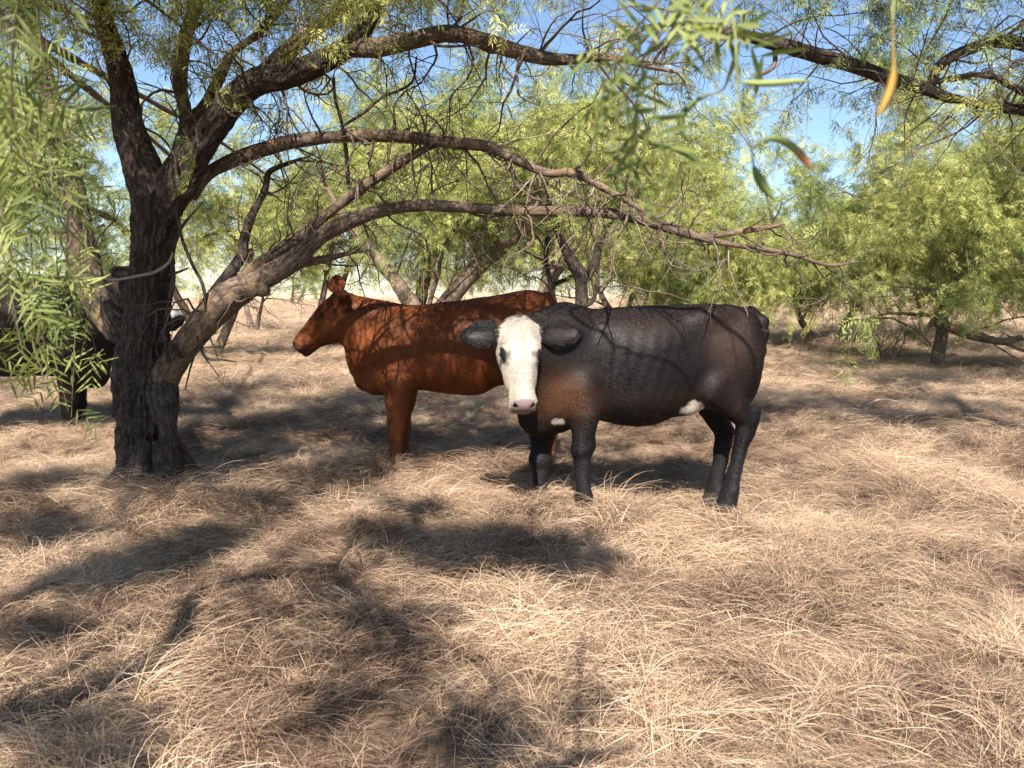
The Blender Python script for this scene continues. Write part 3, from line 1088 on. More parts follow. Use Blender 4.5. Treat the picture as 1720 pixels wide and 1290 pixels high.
def black_cow():
    cow = Cow('cow', 'black cow with a white face looking straight at the camera', 1085, 5.2, -1, R(7))
    L = cow.L
    f = Field((-1.0, -0.5, -0.03), (1.36, 0.80, 1.5), 0.0105)
    f.loft(cow.sec([(1279, 0.03, 572, 606), (1274, 0.10, 550, 640), (1264, 0.16, 530, 668), (1249, 0.20, 518, 684), (1230, 0.23, 512.5, 690), (1205, 0.245, 511, 684), (1170, 0.255, 511, 682), (1140, 0.275, 511.5, 695),
                    (1095, 0.30, 513, 713), (1050, 0.295, 515, 712), (1005, 0.27, 517, 702), (965, 0.235, 520, 700), (930, 0.19, 528, 713), (905, 0.15, 545, 722), (885, 0.10, 575, 718), (874, 0.04, 620, 700)]), 0.05, n=2.25)
    # hind quarter, near and far
    for sg, py_off in ((1, 0), (-1, 0)):
        limb_mass(f, L(1222, 600, 0.13 * sg) * [1, 1, 1], (0.17, 0.105, 0.30), 0.07, 8)
        limb_mass(f, L(1252, 575, 0.12 * sg), (0.10, 0.09, 0.2), 0.07)
        f.ell(L(1192, 532, 0.15 * sg), (0.11, 0.06, 0.06), 0.10)          # hook bone
        limb_mass(f, L(955, 610, 0.12 * sg), (0.15, 0.105, 0.29), 0.10, -12)  # shoulder blade
        f.ell(L(938, 655, 0.10 * sg), (0.12, 0.095, 0.13), 0.10)
    leg(f, [(L(1195, 650, 0.15), 0.135), (L(1230, 681, 0.15), 0.080), (L(1254, 706, 0.15), 0.060), (L(1246, 738, 0.15), 0.048), (L(1234, 788, 0.15), 0.043), (L(1227, 822, 0.15), 0.053), (L(1222, 845, 0.15), 0.058)])
    f.cone(L(1268, 690, 0.15), L(1256, 725, 0.15), 0.034, 0.042, 0.05)      # point of the hock
    hoof(f, L(1221, 862, 0.15))
    leg(f, [(L(1185, 660, -0.13), 0.12), (L(1203, 700, -0.14), 0.076), (L(1216, 724, -0.14), 0.062), (L(1213, 750, -0.14), 0.054), (L(1206, 800, -0.14), 0.048), (L(1203, 825, -0.14), 0.054), (L(1200, 838, -0.14), 0.055)])
    hoof(f, L(1200, 846, -0.14))
    leg(f, [(L(978, 650, 0.17), 0.135), (L(981, 690, 0.17), 0.100), (L(979, 733, 0.17), 0.067), (L(979, 752, 0.17), 0.072), (L(979, 776, 0.17), 0.051), (L(981, 815, 0.17), 0.045), (L(983, 836, 0.17), 0.059), (L(985, 850, 0.17), 0.058)])
    hoof(f, L(986, 866, 0.17))
    leg(f, [(L(925, 660, -0.13), 0.13), (L(912, 715, -0.13), 0.098), (L(908, 750, -0.13), 0.068), (L(907, 770, -0.13), 0.073), (L(908, 791, -0.13), 0.050), (L(906, 820, -0.13), 0.045), (L(903, 838, -0.13), 0.057), (L(901, 846, -0.13), 0.057)])
    hoof(f, L(900, 856, -0.13))
    # brisket, dewlap
    f.cone(L(912, 682, 0.03), L(940, 700, 0.02), 0.105, 0.095, 0.10)
    f.cone(L(893, 640, 0.06), L(902, 705, 0.03), 0.12, 0.09, 0.08)
    # neck turning towards the camera
    poll = L(871, 543, 0.34)
    d = np.array([0.0, 0.50, -0.86])
    fr = frame(d, (0.0, 0.86, 0.5))
    back = poll - fr[2] * 0.12
    f.cone(L(945, 568, 0.0), back + fr[0] * 0.02, 0.215, 0.115, 0.08)
    f.cone(L(935, 625, 0.02), back + fr[0] * 0.14 - fr[2] * 0.03, 0.225, 0.12, 0.08)
    f.cone(L(915, 668, 0.03), back + fr[0] * 0.2 - fr[2] * 0.05, 0.16, 0.09, 0.07)
    lft = fr[1]        # the cow's own left: right in the picture
    ears = [((0.035, 0.085, -0.03), lft * 1.0 + np.array([0, -0.25, -0.10]), np.array([0.1, 0.9, 0.35]), 0.30, 0.175),
            ((0.045, -0.085, -0.03), -lft * 1.0 + np.array([0, -0.25, -0.10]), np.array([0.1, 0.9, 0.3]), 0.255, 0.15)]
    s = 0.98
    T = add_head(f, poll, fr, s, ears, 1.0, 1.09)
    # tail
    tp = [L(1262, 522, 0.0), L(1280, 540, 0.03), L(1281, 562, 0.05), L(1278, 590, 0.07), L(1273, 615, 0.08)]
    for i, (a, b) in enumerate(zip(tp[:-1], tp[1:])):
        f.cone(a, b, 0.032 - 0.002 * i, 0.030 - 0.002 * i, 0.03)
    f.cone(tp[-1], L(1268, 655, 0.08), 0.032, 0.014, 0.02)
    f.ell(L(1152, 681, 0.05), (0.07, 0.10, 0.05), 0.08)
    V, Q = f.mesh()
    me = np_mesh('body', V, Q)
    col = np.tile(np.array([0.0068, 0.0056, 0.0062]), (len(V), 1))
    nz = fbm(V * 4.0 + 3, 3)
    nf = fbm(V * 30.0 + 7, 2)
    # sun bleached rusty hair on flank and shoulder
    ru = smooth01(nz, 0.40, 0.68)
    col = lay(col, 0.55 * ru * smooth01(V[:, 2], 0.45, 0.75), (0.024, 0.0135, 0.0105))
    sh = np.exp(-(((V - L(935, 662, 0.2)) / np.array([0.17, 0.3, 0.14])) ** 2).sum(1))
    col = lay(col, np.clip(1.2 * sh * (0.35 + nz), 0, 0.9), (0.105, 0.050, 0.028))
    th = np.exp(-(((V - L(1232, 575, 0.25)) / np.array([0.16, 0.3, 0.16])) ** 2).sum(1))
    col = lay(col, np.clip(0.7 * th, 0, 0.8), (0.048, 0.029, 0.021))
    lg = smooth01(-V[:, 2], -0.50, -0.32)
    col = lay(col, 0.75 * lg, (0.020, 0.019, 0.021))
    # white patches: udder and brisket
    ud = (((V - L(1154, 684, 0.1)) / np.array([0.080, 0.30, 0.062])) ** 2).sum(1) + (nf - 0.5) * 1.6
    col = lay(col, 1 - smooth01(ud, 0.8, 1.15), (0.56, 0.50, 0.44))
    br = (((V - L(937, 708, 0.15)) / np.array([0.038, 0.16, 0.022])) ** 2).sum(1) + (nf - 0.5) * 2.0
    col = lay(col, 1 - smooth01(br, 0.8, 1.15), (0.55, 0.49, 0.43))
    # head
    q = ((V - poll) @ fr.T) / s
    hd = (q[:, 0] > -0.08) & (q[:, 0] < 0.6) & (np.abs(q[:, 1]) < 0.16) & (q[:, 2] > -0.25)
    face = smooth01(q[:, 0] + (nf - 0.5) * 0.06, -0.045, -0.015) * smooth01(q[:, 2] + (nf - 0.5) * 0.05, -0.15, -0.11)
    hw = hermite([a[0] for a in HEAD], [a[1] for a in HEAD], q[:, 0]) + 0.011 * np.clip(1 - (q[:, 0] - 0.3) / 0.15, 0, 1) + 0.016 * smooth01(q[:, 0], 0.24, 0.28)
    face = face * (1 - smooth01(np.abs(q[:, 1]) + (nf - 0.5) * 0.02, hw + 0.002, hw + 0.012)) * hd
    col = lay(col, face, np.array([0.46, 0.405, 0.345]))
    wt = np.exp(-((q[:, 1] / 0.035) ** 2 + ((q[:, 0] - 0.10) / 0.09) ** 2)) * hd
    col = lay(col, 0.35 * wt, (0.36, 0.275, 0.20))
    ey = (((q[:, 0] - 0.207) / 0.050) ** 2 + ((q[:, 2] - 0.004) / 0.042) ** 2)
    ey = (1 - smooth01(ey, 0.7, 1.2)) * (np.abs(q[:, 1]) > 0.058) * hd
    col = lay(col, ey, (0.012, 0.016, 0.014))
    mz = smooth01(q[:, 0] + 0.35 * np.minimum(0, -np.abs(q[:, 1]) + 0.04), 0.488, 0.500) * smooth01(-np.abs(q[:, 1]), -0.072, -0.056) * smooth01(q[:, 2], -0.10, -0.085) * hd
    col = lay(col, mz, (0.17, 0.125, 0.12))
    for sg in (-1, 1):
        ns = (((q - np.array([0.520, 0.050 * sg, -0.026])) / np.array([0.024, 0.013, 0.018])) ** 2).sum(1)
        col = lay(col, (1 - smooth01(ns, 0.8, 1.3)) * hd, (0.02, 0.014, 0.014))
    chin = smooth01(-q[:, 2], 0.106, 0.114) * smooth01(q[:, 0], 0.40, 0.46) * hd
    col = lay(col, chin, (0.05, 0.04, 0.04))
    # inside of the ears greyer
    shag = 0.9 * np.exp(-(((q - np.array([-0.02, 0, 0.03])) / np.array([0.05, 0.09, 0.06])) ** 2).sum(1))
    for base, dr, fc, ln, wd in ears:
        e = T(*base) + dr / np.linalg.norm(dr) * ln * 0.55
        m = np.exp(-(((V - e) / 0.10) ** 2).sum(1)) * (1 - face)
        col = lay(col, np.clip(m, 0, 1) * 0.75, (0.036, 0.034, 0.036))
        shag = shag + np.clip(m, 0, 1) * 0.9
    finish(cow, me, V, col, M_COAT_B, ((mz > 0.4) | (ey > 0.3) | (q[:, 0] > 0.515)) & hd, shag, head_at=poll + fr[0] * 0.25)
    eye_parts(cow, T, fr, s, M_EYE)
    return cow


def red_cow():
    cow = Cow('cow', 'red brown cow seen from the side behind the black cow', 760, 6.5, -1, R(2))
    L = cow.L
    f = Field((-1.05, -0.5, -0.03), (1.55, 0.5, 1.6), 0.0115)
    f.loft(cow.sec([(934, 0.04, 535, 580), (928, 0.13, 510, 620), (914, 0.19, 495, 645), (895, 0.225, 489, 650), (870, 0.25, 490, 648), (840, 0.265, 495, 646), (805, 0.285, 500, 662), (775, 0.29, 504, 663),
                    (740, 0.275, 508, 658), (705, 0.245, 511, 653), (670, 0.21, 511, 655), (640, 0.18, 511, 654), (618, 0.14, 514, 645), (603, 0.11, 522, 630), (592, 0.06, 545, 608)]), 0.05, n=2.25)
    for sg in (1, -1):
        limb_mass(f, L(886, 590, 0.13 * sg), (0.17, 0.10, 0.30), 0.07, 8)
        f.ell(L(868, 515, 0.17 * sg), (0.10, 0.05, 0.06), 0.09)
        limb_mass(f, L(665, 595, 0.14 * sg), (0.14, 0.085, 0.27), 0.08, -12)
        f.ell(L(648, 635, 0.13 * sg), (0.10, 0.07, 0.11), 0.07)
    for y, dx in ((0.15, 14), (-0.14, 30)):
        leg(f, [(L(872 + dx, 640, y), 0.13), (L(893 + dx, 672, y), 0.09), (L(905 + dx, 690, y), 0.06), (L(900 + dx, 715, y), 0.054), (L(892 + dx, 750, y), 0.048), (L(888 + dx, 772, y), 0.055)])
        hoof(f, L(886 + dx, 786 if y > 0 else 776, y))
    leg(f, [(L(668, 640, 0.15), 0.120), (L(666, 675, 0.15), 0.093), (L(666, 706, 0.15), 0.069), (L(666, 720, 0.15), 0.070), (L(666, 738, 0.15), 0.056), (L(666, 758, 0.15), 0.052), (L(666, 772, 0.15), 0.058)])
    hoof(f, L(665, 786, 0.15))
    leg(f, [(L(682, 640, -0.13), 0.115), (L(680, 672, -0.13), 0.085), (L(678, 703, -0.13), 0.062), (L(678, 718, -0.13), 0.062), (L(678, 734, -0.13), 0.05), (L(678, 752, -0.13), 0.047), (L(678, 765, -0.13), 0.054)])
    hoof(f, L(677, 778, -0.13))
    f.cone(L(607, 600, 0), L(632, 644, 0), 0.10, 0.09, 0.08)
    f.cone(L(598, 600, 0), L(612, 640, 0), 0.07, 0.07, 0.06)
    poll = L(569, 496, 0.05)
    tip = L(488, 577, 0.12)
    d = tip - poll
    Lh = np.linalg.norm(d)
    d /= Lh
    fr = frame(d, (0.62, 0.12, 0.75))
    s = Lh / 0.545
    back = poll - fr[2] * 0.115 * s
    f.cone(L(655, 555, 0), back + fr[0] * 0.01, 0.195, 0.105, 0.07)
    f.cone(L(642, 586, 0), back + fr[0] * 0.09 - fr[2] * 0.03, 0.18, 0.108, 0.08)
    f.cone(L(622, 600, 0), back + fr[0] * 0.13 - fr[2] * 0.05, 0.125, 0.095, 0.06)
    lft = fr[1]
    ears = [((0.06, 0.095, -0.09), lft * 0.45 + np.array([-0.30, 0.35, 0.50]), np.array([0.25, 1.0, 0.0]), 0.19, 0.14),
            ((0.00, -0.06, 0.02), -lft * 0.30 + np.array([0.05, -0.2, 0.95]), np.array([0.2, 1.0, 0.0]), 0.15, 0.15)]
    T = add_head(f, poll, fr, s, ears, 1.14)
    tp = [L(920, 498, 0.0), L(936, 520, 0.0), L(938, 560, 0.0), L(937, 620, 0.0), L(936, 690, 0.0)]
    for i, (a, b) in enumerate(zip(tp[:-1], tp[1:])):
        f.cone(a, b, 0.032 - 0.003 * i, 0.029 - 0.003 * i, 0.03)
    V, Q = f.mesh()
    me = np_mesh('body', V, Q)
    nz = fbm(V * 3.5 + 13, 3)
    col = np.tile(np.array([0.120, 0.032, 0.0095]), (len(V), 1))
    col = lay(col, smooth01(nz, 0.35, 0.7), (0.19, 0.054, 0.0145))
    fl = smooth01(-V[:, 2], -0.75, -0.55) * (np.abs(V[:, 0]) < 0.6)
    col = lay(col, 0.4 * fl, (0.21, 0.075, 0.026))
    col = lay(col, 0.55 * smooth01(-V[:, 2], -0.35, -0.12), (0.12, 0.048, 0.026))
    q = ((V - poll) @ fr.T) / s
    hd = (q[:, 0] > -0.08) & (q[:, 0] < 0.6) & (np.abs(q[:, 1]) < 0.16) & (q[:, 2] > -0.25)
    col = lay(col, 0.8 * smooth01(q[:, 0], 0.485, 0.505) * hd, (0.055, 0.026, 0.020))
    for sg in (-1, 1):
        ns = (((q - np.array([0.520, 0.050 * sg, -0.026])) / np.array([0.024, 0.014, 0.018])) ** 2).sum(1)
        col = lay(col, (1 - smooth01(ns, 0.8, 1.3)) * hd, (0.02, 0.012, 0.01))
    finish(cow, me, V, col, M_COAT_R, ((q[:, 0] > 0.495) | ((((q[:, 0] - 0.207) / 0.035) ** 2 + ((q[:, 2] + 0.012) / 0.025) ** 2 < 1) & (np.abs(q[:, 1]) > 0.08))) & hd, head_at=poll + fr[0] * 0.25)
    eye_parts(cow, T, fr, s, M_EYE)
    return cow


def hidden_cow():
    cow = Cow('cow', 'black cow half hidden behind the big trunk and hanging leaves', 30, 7.9, 1, R(-3))
    L = cow.L
    f = Field((-1.35, -0.5, -0.03), (1.95, 0.5, 1.75), 0.0135)
    f.loft(cow.sec([(-162, 0.04, 510, 560), (-155, 0.15, 480, 600), (-135, 0.22, 470, 620), (-100, 0.27, 467, 620), (-50, 0.31, 468, 628), (0, 0.33, 468, 632), (50, 0.31, 467, 630),
                    (90, 0.27, 466, 632), (125, 0.23, 466, 642), (150, 0.18, 472, 645), (168, 0.13, 490, 632), (182, 0.06, 530, 605)]), 0.05, n=2.3)
    for sg in (1, -1):
        limb_mass(f, L(-115, 570, 0.14 * sg), (0.19, 0.11, 0.32), 0.07, -8)
        limb_mass(f, L(118, 560, 0.15 * sg), (0.15, 0.09, 0.30), 0.08, 12)
    for y, dx in ((0.15, -16), (-0.15, 0)):
        leg(f, [(L(-110 + dx, 610, y), 0.14), (L(-128 + dx, 640, y), 0.09), (L(-136 + dx, 655, y), 0.065), (L(-130 + dx, 690, y), 0.055), (L(-126 + dx, 722, y), 0.06)])
        hoof(f, L(-124 + dx, 735 if y < 0 else 727, y))
    for y, dx in ((-0.15, 0), (0.13, 14)):
        leg(f, [(L(116 + dx, 600, y), 0.13), (L(116 + dx, 636, y), 0.10), (L(116 + dx, 664, y), 0.075), (L(116 + dx, 676, y), 0.077), (L(116 + dx, 692, y), 0.062), (L(116 + dx, 712, y), 0.057), (L(117 + dx, 724, y), 0.063)])
        hoof(f, L(118 + dx, 736 if y < 0 else 728, y))
    f.cone(L(150, 600, 0), L(162, 632, 0), 0.12, 0.10, 0.08)
    poll = L(236, 452, -0.02)
    tip = L(309, 538, -0.05)
    d = tip - poll
    Lh = np.linalg.norm(d)
    d /= Lh
    fr = frame(d, (0.68, -0.08, 0.70))
    s = Lh / 0.545
    back = poll - fr[2] * 0.12 * s
    f.cone(L(140, 530, 0), back, 0.24, 0.13, 0.08)
    f.cone(L(150, 575, 0), back + fr[0] * 0.10 - fr[2] * 0.03, 0.22, 0.125, 0.08)
    lft = fr[1]
    ears = [((0.02, 0.085, -0.03), lft + np.array([-0.2, 0, 0.1]), np.array([0.9, 0, 0.2]), 0.22, 0.13),
            ((0.02, -0.085, -0.03), -lft + np.array([-0.5, 0, 0.1]), np.array([0.9, -0.3, 0.2]), 0.22, 0.13)]
    T = add_head(f, poll, fr, s, ears)
    V, Q = f.mesh()
    me = np_mesh('body', V, Q)
    nz = fbm(V * 4 + 23, 3)
    nf = fbm(V * 30.0 + 7, 2)
    col = np.tile(np.array([0.018, 0.014, 0.013]), (len(V), 1))
    col = lay(col, 0.7 * smooth01(nz, 0.45, 0.7), (0.045, 0.028, 0.02))
    q = ((V - poll) @ fr.T) / s
    hd = (q[:, 0] > -0.08) & (q[:, 0] < 0.6) & (np.abs(q[:, 1]) < 0.16) & (q[:, 2] > -0.27)
    face = smooth01(q[:, 0] + (nf - 0.5) * 0.06, 0.09, 0.12) * smooth01(q[:, 2] + (nf - 0.5) * 0.05, -0.24, -0.20) * hd
    col = lay(col, face, (0.70, 0.64, 0.58))
    ey = (((q[:, 0] - 0.205) / 0.045) ** 2 + ((q[:, 2] + 0.012) / 0.036) ** 2)
    col = lay(col, (1 - smooth01(ey, 0.7, 1.2)) * (np.abs(q[:, 1]) > 0.085) * hd, (0.022, 0.016, 0.014))
    mz = smooth01(q[:, 0] - 0.15 * (q[:, 2] + 0.06), 0.475, 0.49) * hd
    col = lay(col, mz, (0.035, 0.028, 0.028))
    finish(cow, me, V, col, M_COAT_B)
    eye_parts(cow, T, fr, s, M_EYE)
    return cow


black_cow()
red_cow()
hidden_cow()

# ------------------------------------------------------------------ the big mesquite on the left
def trace(pts, step=0.03, f=0.82):
    """(px, py, width in px, distance) -> resampled centre line with radii"""
    out = []
    for px, py, w, D in pts:
        out.append((*P(px, py, D), 0.5 * w * f * D / FPX))
    return catmull(out, step)


def shade_clumps(rng, rows, wood, limbs, tips_pts, tips_dir, rmax=0.035, dense=1.0):
    """leafy boughs overhead: rows (ground px, ground py, radius, height, sprays); each is reached by a branch from the nearest limb"""
    for px, py, rad, h, n, *dd in rows:
        n = int(n * dense)
        g = P(px, py, dd[0]) if dd else G(px, py)
        c = g + np.array(sun_vec) * ((h - g[2]) / sun_vec[2])
        best = min(((np.linalg.norm(q[i, :3] - c) + 0.6 * abs(q[i, 2] - c[2]), q, i) for q in limbs for i in range(len(q) // 3, len(q), 4)), key=lambda t: t[0])
        q, i = best[1], best[2]
        a = q[i, :3]
        r0 = min(q[i, 3] * 0.7, rmax)
        m1 = a * 0.65 + c * 0.35 + np.array([0, 0, 0.15]) + rng.normal(0, 0.08, 3)
        m2 = a * 0.3 + c * 0.7 + np.array([0, 0, 0.12]) + rng.normal(0, 0.08, 3)
        b = catmull([(*a, r0), (*m1, r0 * 0.75), (*m2, r0 * 0.5), (*c, 0.006)], 0.08)
        wood.tube(b, 7, 0.003)
        tl = []
        branchlets(rng, b[len(b) * 2 // 3:], 7, (rad * 0.5, rad * 1.1), wood, tl, 2, 0.0, 0.006, 0.0, -0.3)
        tv = rng.normal(0, 1, (n, 3))
        tp = c + tv / np.linalg.norm(tv, axis=1)[:, None] * (rng.rand(n) ** 0.4)[:, None] * rad * np.array([0.95, 0.8, 0.6])
        k = ~in_view(tp, 60)
        tips_pts.append(tp[k])
        tips_dir.append(((tp - c) + rng.normal(0, 0.3, (n, 3)) - np.array([0, 0, 0.1]))[k])


def main_tree():
    rng = np.random.RandomState(21)
    D = 5.7
    org = P(245, 488, D); org[2] = 0.0
    root = empty('mesquite_tree', tuple(org))
    tag(root, 'big dark barked mesquite with forked trunk and long branches reaching over the cattle', 'tree')
    tr = Wood()
    q = trace([(247, 850, 150, D), (245, 822, 126, D), (242, 770, 110, D), (240, 700, 106, D), (238, 640, 106, D), (240, 560, 97, D), (250, 480, 88, D), (256, 420, 86, D), (263, 370, 92, D), (268, 335, 96, D)], 0.011, 0.74)
    fl = lambda l, th: 1 + 0.14 * np.exp(-l / 0.10) + 0.12 * np.exp(-l / 0.25) * (np.sin(3 * th + 0.6) + 0.6 * np.sin(5 * th + 2.0))
    tr.tube(q, 128, 0.052, 3.0, fl)
    for k, (a, ln) in enumerate(((0.4, 0.42), (1.5, 0.3), (2.7, 0.4), (3.6, 0.36), (4.5, 0.45), (5.5, 0.38))):
        ca, sa = math.cos(a), math.sin(a)
        b0 = org + np.array([0, 0, float(ground_h(org[0], org[1]))])
        tr.tube(catmull([(*(b0 + np.array([ca * .10, sa * .10, .34])), .07), (*(b0 + np.array([ca * .19, sa * .19, .13])), .075), (*(b0 + np.array([ca * .30, sa * .30, .04])), .055), (*(b0 + np.array([ca * ln * 1.3, sa * ln * 1.3, -.05])), .02)], 0.02), 24, 0.03, 5.0 + k)
    # old knots and the stub low on the right of the trunk
    tr.tube(trace([(268, 650, 70, D - 0.05), (276, 690, 60, D - 0.11), (282, 720, 36, D - 0.13), (284, 760, 34, D - 0.10), (292, 800, 40, D - 0.06), (304, 835, 40, D - 0.04)], 0.02), 24, 0.02, 8.0)
    tr.tube(trace([(215, 560, 70, D), (190, 530, 46, D - 0.04), (178, 505, 24, D - 0.05)], 0.02), 20, 0.02, 8.5)
    tr.build('trunk', M_BARK, root, origin=org)
    LB = {}
    spec = {
        'a': [(262, 352, 80, D), (238, 280, 66, D - .02), (214, 205, 52, D - .05), (207, 150, 46, D - .08), (193, 90, 40, D - .12), (176, 40, 33, D - .2), (165, -20, 28, D - .3), (140, -110, 24, D - .6), (100, -230, 18, D - 1.0), (60, -330, 10, D - 1.4)],
        'b': [(272, 350, 84, D), (318, 272, 64, D - .05), (355, 215, 57, D - .1), (393, 165, 53, D - .15), (430, 138, 50, D - .2), (480, 128, 45, D - .25), (540, 105, 42, D - .3), (590, 76, 39, D - .35), (617, 38, 34, D - .4), (636, -12, 31, D - .5), (655, -90, 27, D - .7), (700, -200, 20, D - 1.1), (760, -300, 12, D - 1.5)],
        'b2': [(592, 78, 36, D - .35), (640, 79, 37, D - .4), (700, 66, 35, D - .45), (755, 56, 34, D - .5), (810, 67, 32, D - .55), (870, 87, 28, D - .6), (920, 98, 24, D - .65), (960, 100, 20, D - .7), (1020, 96, 16, D - .8), (1090, 112, 10, D - .9), (1140, 122, 5, D - .95)],
        'c': [(296, 305, 46, D + .1), (311, 230, 32, D + .15), (312, 190, 27, D + .2), (303, 150, 25, D + .22), (304, 100, 26, D + .25), (315, 50, 24, D + .28), (331, 0, 23, D + .3), (345, -80, 20, D + .4), (380, -200, 12, D + .5)],
        'c2': [(312, 205, 24, D + .16), (342, 182, 22, D + .2), (368, 132, 19, D + .25), (390, 90, 17, D + .3), (440, 50, 15, D + .4), (486, -5, 13, D + .5), (540, -100, 8, D + .7)],
        'b3': [(425, 140, 36, D + .02), (482, 88, 35, D + .12), (530, 48, 30, D + .2), (600, 8, 25, D + .3), (680, -50, 20, D + .4), (780, -130, 12, D + .6)],
        'd': [(318, 330, 30, D + .08), (345, 295, 26, D + .1), (385, 272, 26, D + .1), (430, 255, 26, D + .05), (490, 238, 25, D), (560, 230, 25, D - .1), (640, 228, 23, D - .2), (700, 232, 22, D - .3), (760, 240, 22, D - .4), (820, 246, 20, D - .45), (870, 270, 18, D - .5), (920, 291, 17, D - .55), (965, 291, 16, D - .6), (1012, 315, 13, D - .65), (1060, 342, 11, D - .7), (1110, 372, 8, D - .75), (1150, 380, 4, D - .8)],
        'e': [(214, 740, 30, D + .16), (240, 684, 62, D + .06), (264, 648, 68, D), (286, 618, 58, D - .06), (318, 572, 55, D - .1), (350, 532, 57, D - .15), (386, 500, 60, D - .2), (430, 474, 46, D - .25), (490, 440, 38, D - .3), (540, 397, 33, D - .35), (590, 370, 29, D - .4), (640, 355, 27, D - .42), (700, 345, 25, D - .45), (760, 347, 23, D - .48), (830, 352, 23, D - .5), (900, 355, 22, D - .52), (960, 355, 22, D - .54), (1020, 358, 22, D - .56), (1080, 370, 20, D - .6), (1130, 386, 18, D - .62), (1180, 400, 16, D - .65), (1230, 411, 12, D - .68), (1290, 420, 10, D - .7), (1340, 430, 8, D - .72), (1390, 445, 6, D - .74), (1442, 440, 3, D - .75)],
        'e2': [(378, 505, 40, D - .2), (430, 448, 26, D - .15), (500, 400, 22, D - .12), (552, 358, 20, D - .1), (610, 314, 19, D - .1), (660, 282, 17, D - .15), (715, 250, 14, D - .25), (750, 240, 9, D - .35)],
        'e3': [(1180, 398, 12, D - .65), (1240, 390, 11, D - .7), (1290, 382, 9, D - .75), (1318, 376, 6, D - .78)],
        'e4': [(405, 488, 50, D - .24), (430, 484, 36, D - .28), (444, 488, 27, D - .3), (449, 489, 20, D - .31), (450, 489, 1, D - .31)],
        'e5': [(480, 446, 22, D - .28), (540, 436, 17, D - .2), (588, 425, 9, D - .1), (625, 420, 4, D)],
        'e6': [(352, 512, 34, D - .1), (385, 460, 27, D), (406, 430, 23, D + .05), (410, 402, 22, D + .08), (425, 360, 17, D + .1), (445, 318, 15, D + .15), (452, 290, 13, D + .15), (480, 276, 9, D + .1), (520, 262, 4, D)],
        'g': [(205, 560, 56, D + .1), (168, 512, 54, D + .25), (146, 452, 52, D + .4), (135, 392, 48, D + .5), (120, 312, 43, D + .6), (100, 232, 40, D + .65), (75, 132, 38, D + .7), (48, 48, 38, D + .75), (25, -30, 34, D + .8), (0, -140, 24, D + .9), (-40, -240, 12, D + 1.0)],
    }
    # a long thin bough overhead whose bare twigs draw their shadows on the black cow
    cast = lambda x, y, h, Dc=4.97: P(x, y, Dc) + np.array(sun_vec) * (h / sun_vec[2])
    bough = catmull([(*P(690, -180, D - 1.05), 0.035), (0.0, 4.0, 4.15, 0.03), (0.3, 3.4, 3.95, 0.024), (*cast(1000, 440, 2.4), 0.020), (*cast(1080, 455, 2.2), 0.015), (*cast(1184, 500, 2.1), 0.012)], 0.04)
    tips, allq = [], []
    for k, pts in spec.items():
        w = Wood()
        qq = trace(pts, 0.013 if pts[0][2] > 40 else 0.022)
        LB[k] = qq
        w.tube(qq, 64 if pts[0][2] > 60 else (44 if pts[0][2] > 30 else 22), 0.026 if pts[0][2] > 40 else 0.014, hash(k) % 7 + len(k))
        w.build('limb', M_BARKL if k in ('c', 'c2', 'b2', 'b3', 'd', 'e', 'e2', 'e4', 'g', 'e3', 'e5') else M_BARK, root, origin=org)
        allq.append(qq)
    tw = Wood()
    sm = Wood()
    # thin dark stems beside the trunk and the pale dead twig in front of it
    for pts in ([(284, 612, 11, D - .2), (277, 562, 10, D - .2), (282, 520, 10, D - .2), (291, 470, 10, D - .2), (290, 425, 9, D - .2), (308, 378, 8, D - .2), (340, 340, 5, D - .2)],
                [(346, 522, 9, D - .25), (341, 480, 9, D - .3), (322, 442, 8, D - .3), (305, 398, 7, D - .3), (296, 350, 5, D - .3)],
                [(284, 575, 8, D - .2), (298, 592, 9, D - .2), (312, 605, 8, D - .1)],
                [(330, 565, 8, D - .3), (345, 600, 7, D - .35), (372, 604, 5, D - .4), (398, 608, 3, D - .4)], [(325, 600, 7, D - .3), (318, 625, 5, D - .3), (311, 655, 3, D - .3)], [(345, 602, 4, D - .35), (368, 632, 3, D - .35)],
                [(352, 565, 5, D - .3), (362, 590, 4, D - .35), (366, 603, 3, D - .35)],
                [(283, 462, 7, D - .35), (305, 455, 6, D - .35), (316, 450, 4, D - .35)], [(298, 300, 7, D - .2), (292, 260, 6, D - .2), (270, 230, 5, D - .2), (242, 215, 5, D - .2)],
                [(560, 130, 9, D - .3), (563, 165, 8, D - .25), (575, 210, 8, D - .2), (582, 260, 9, D - .1), (585, 310, 8, D)], [(575, 212, 8, D - .2), (610, 190, 8, D - .2), (640, 165, 7, D - .2), (690, 140, 5, D - .2), (700, 95, 4, D - .3)],
                [(755, 55, 6, D - .5), (752, 10, 5, D - .5), (765, -40, 4, D - .5)]):
        sm.tube(trace(pts, 0.03, 0.7), 8, 0.003)
    sm.build('branches', M_BARK, root, 'stuff', org)
    pale = Wood()
    pale.tube(trace([(128, 448, 4, D - .5), (160, 462, 5, D - .45), (190, 470, 6, D - .4), (230, 464, 6, D - .4), (262, 456, 7, D - .4), (284, 440, 6, D - .35), (290, 424, 4, D - .3)], 0.03), 6)
    for k in range(9):
        pass
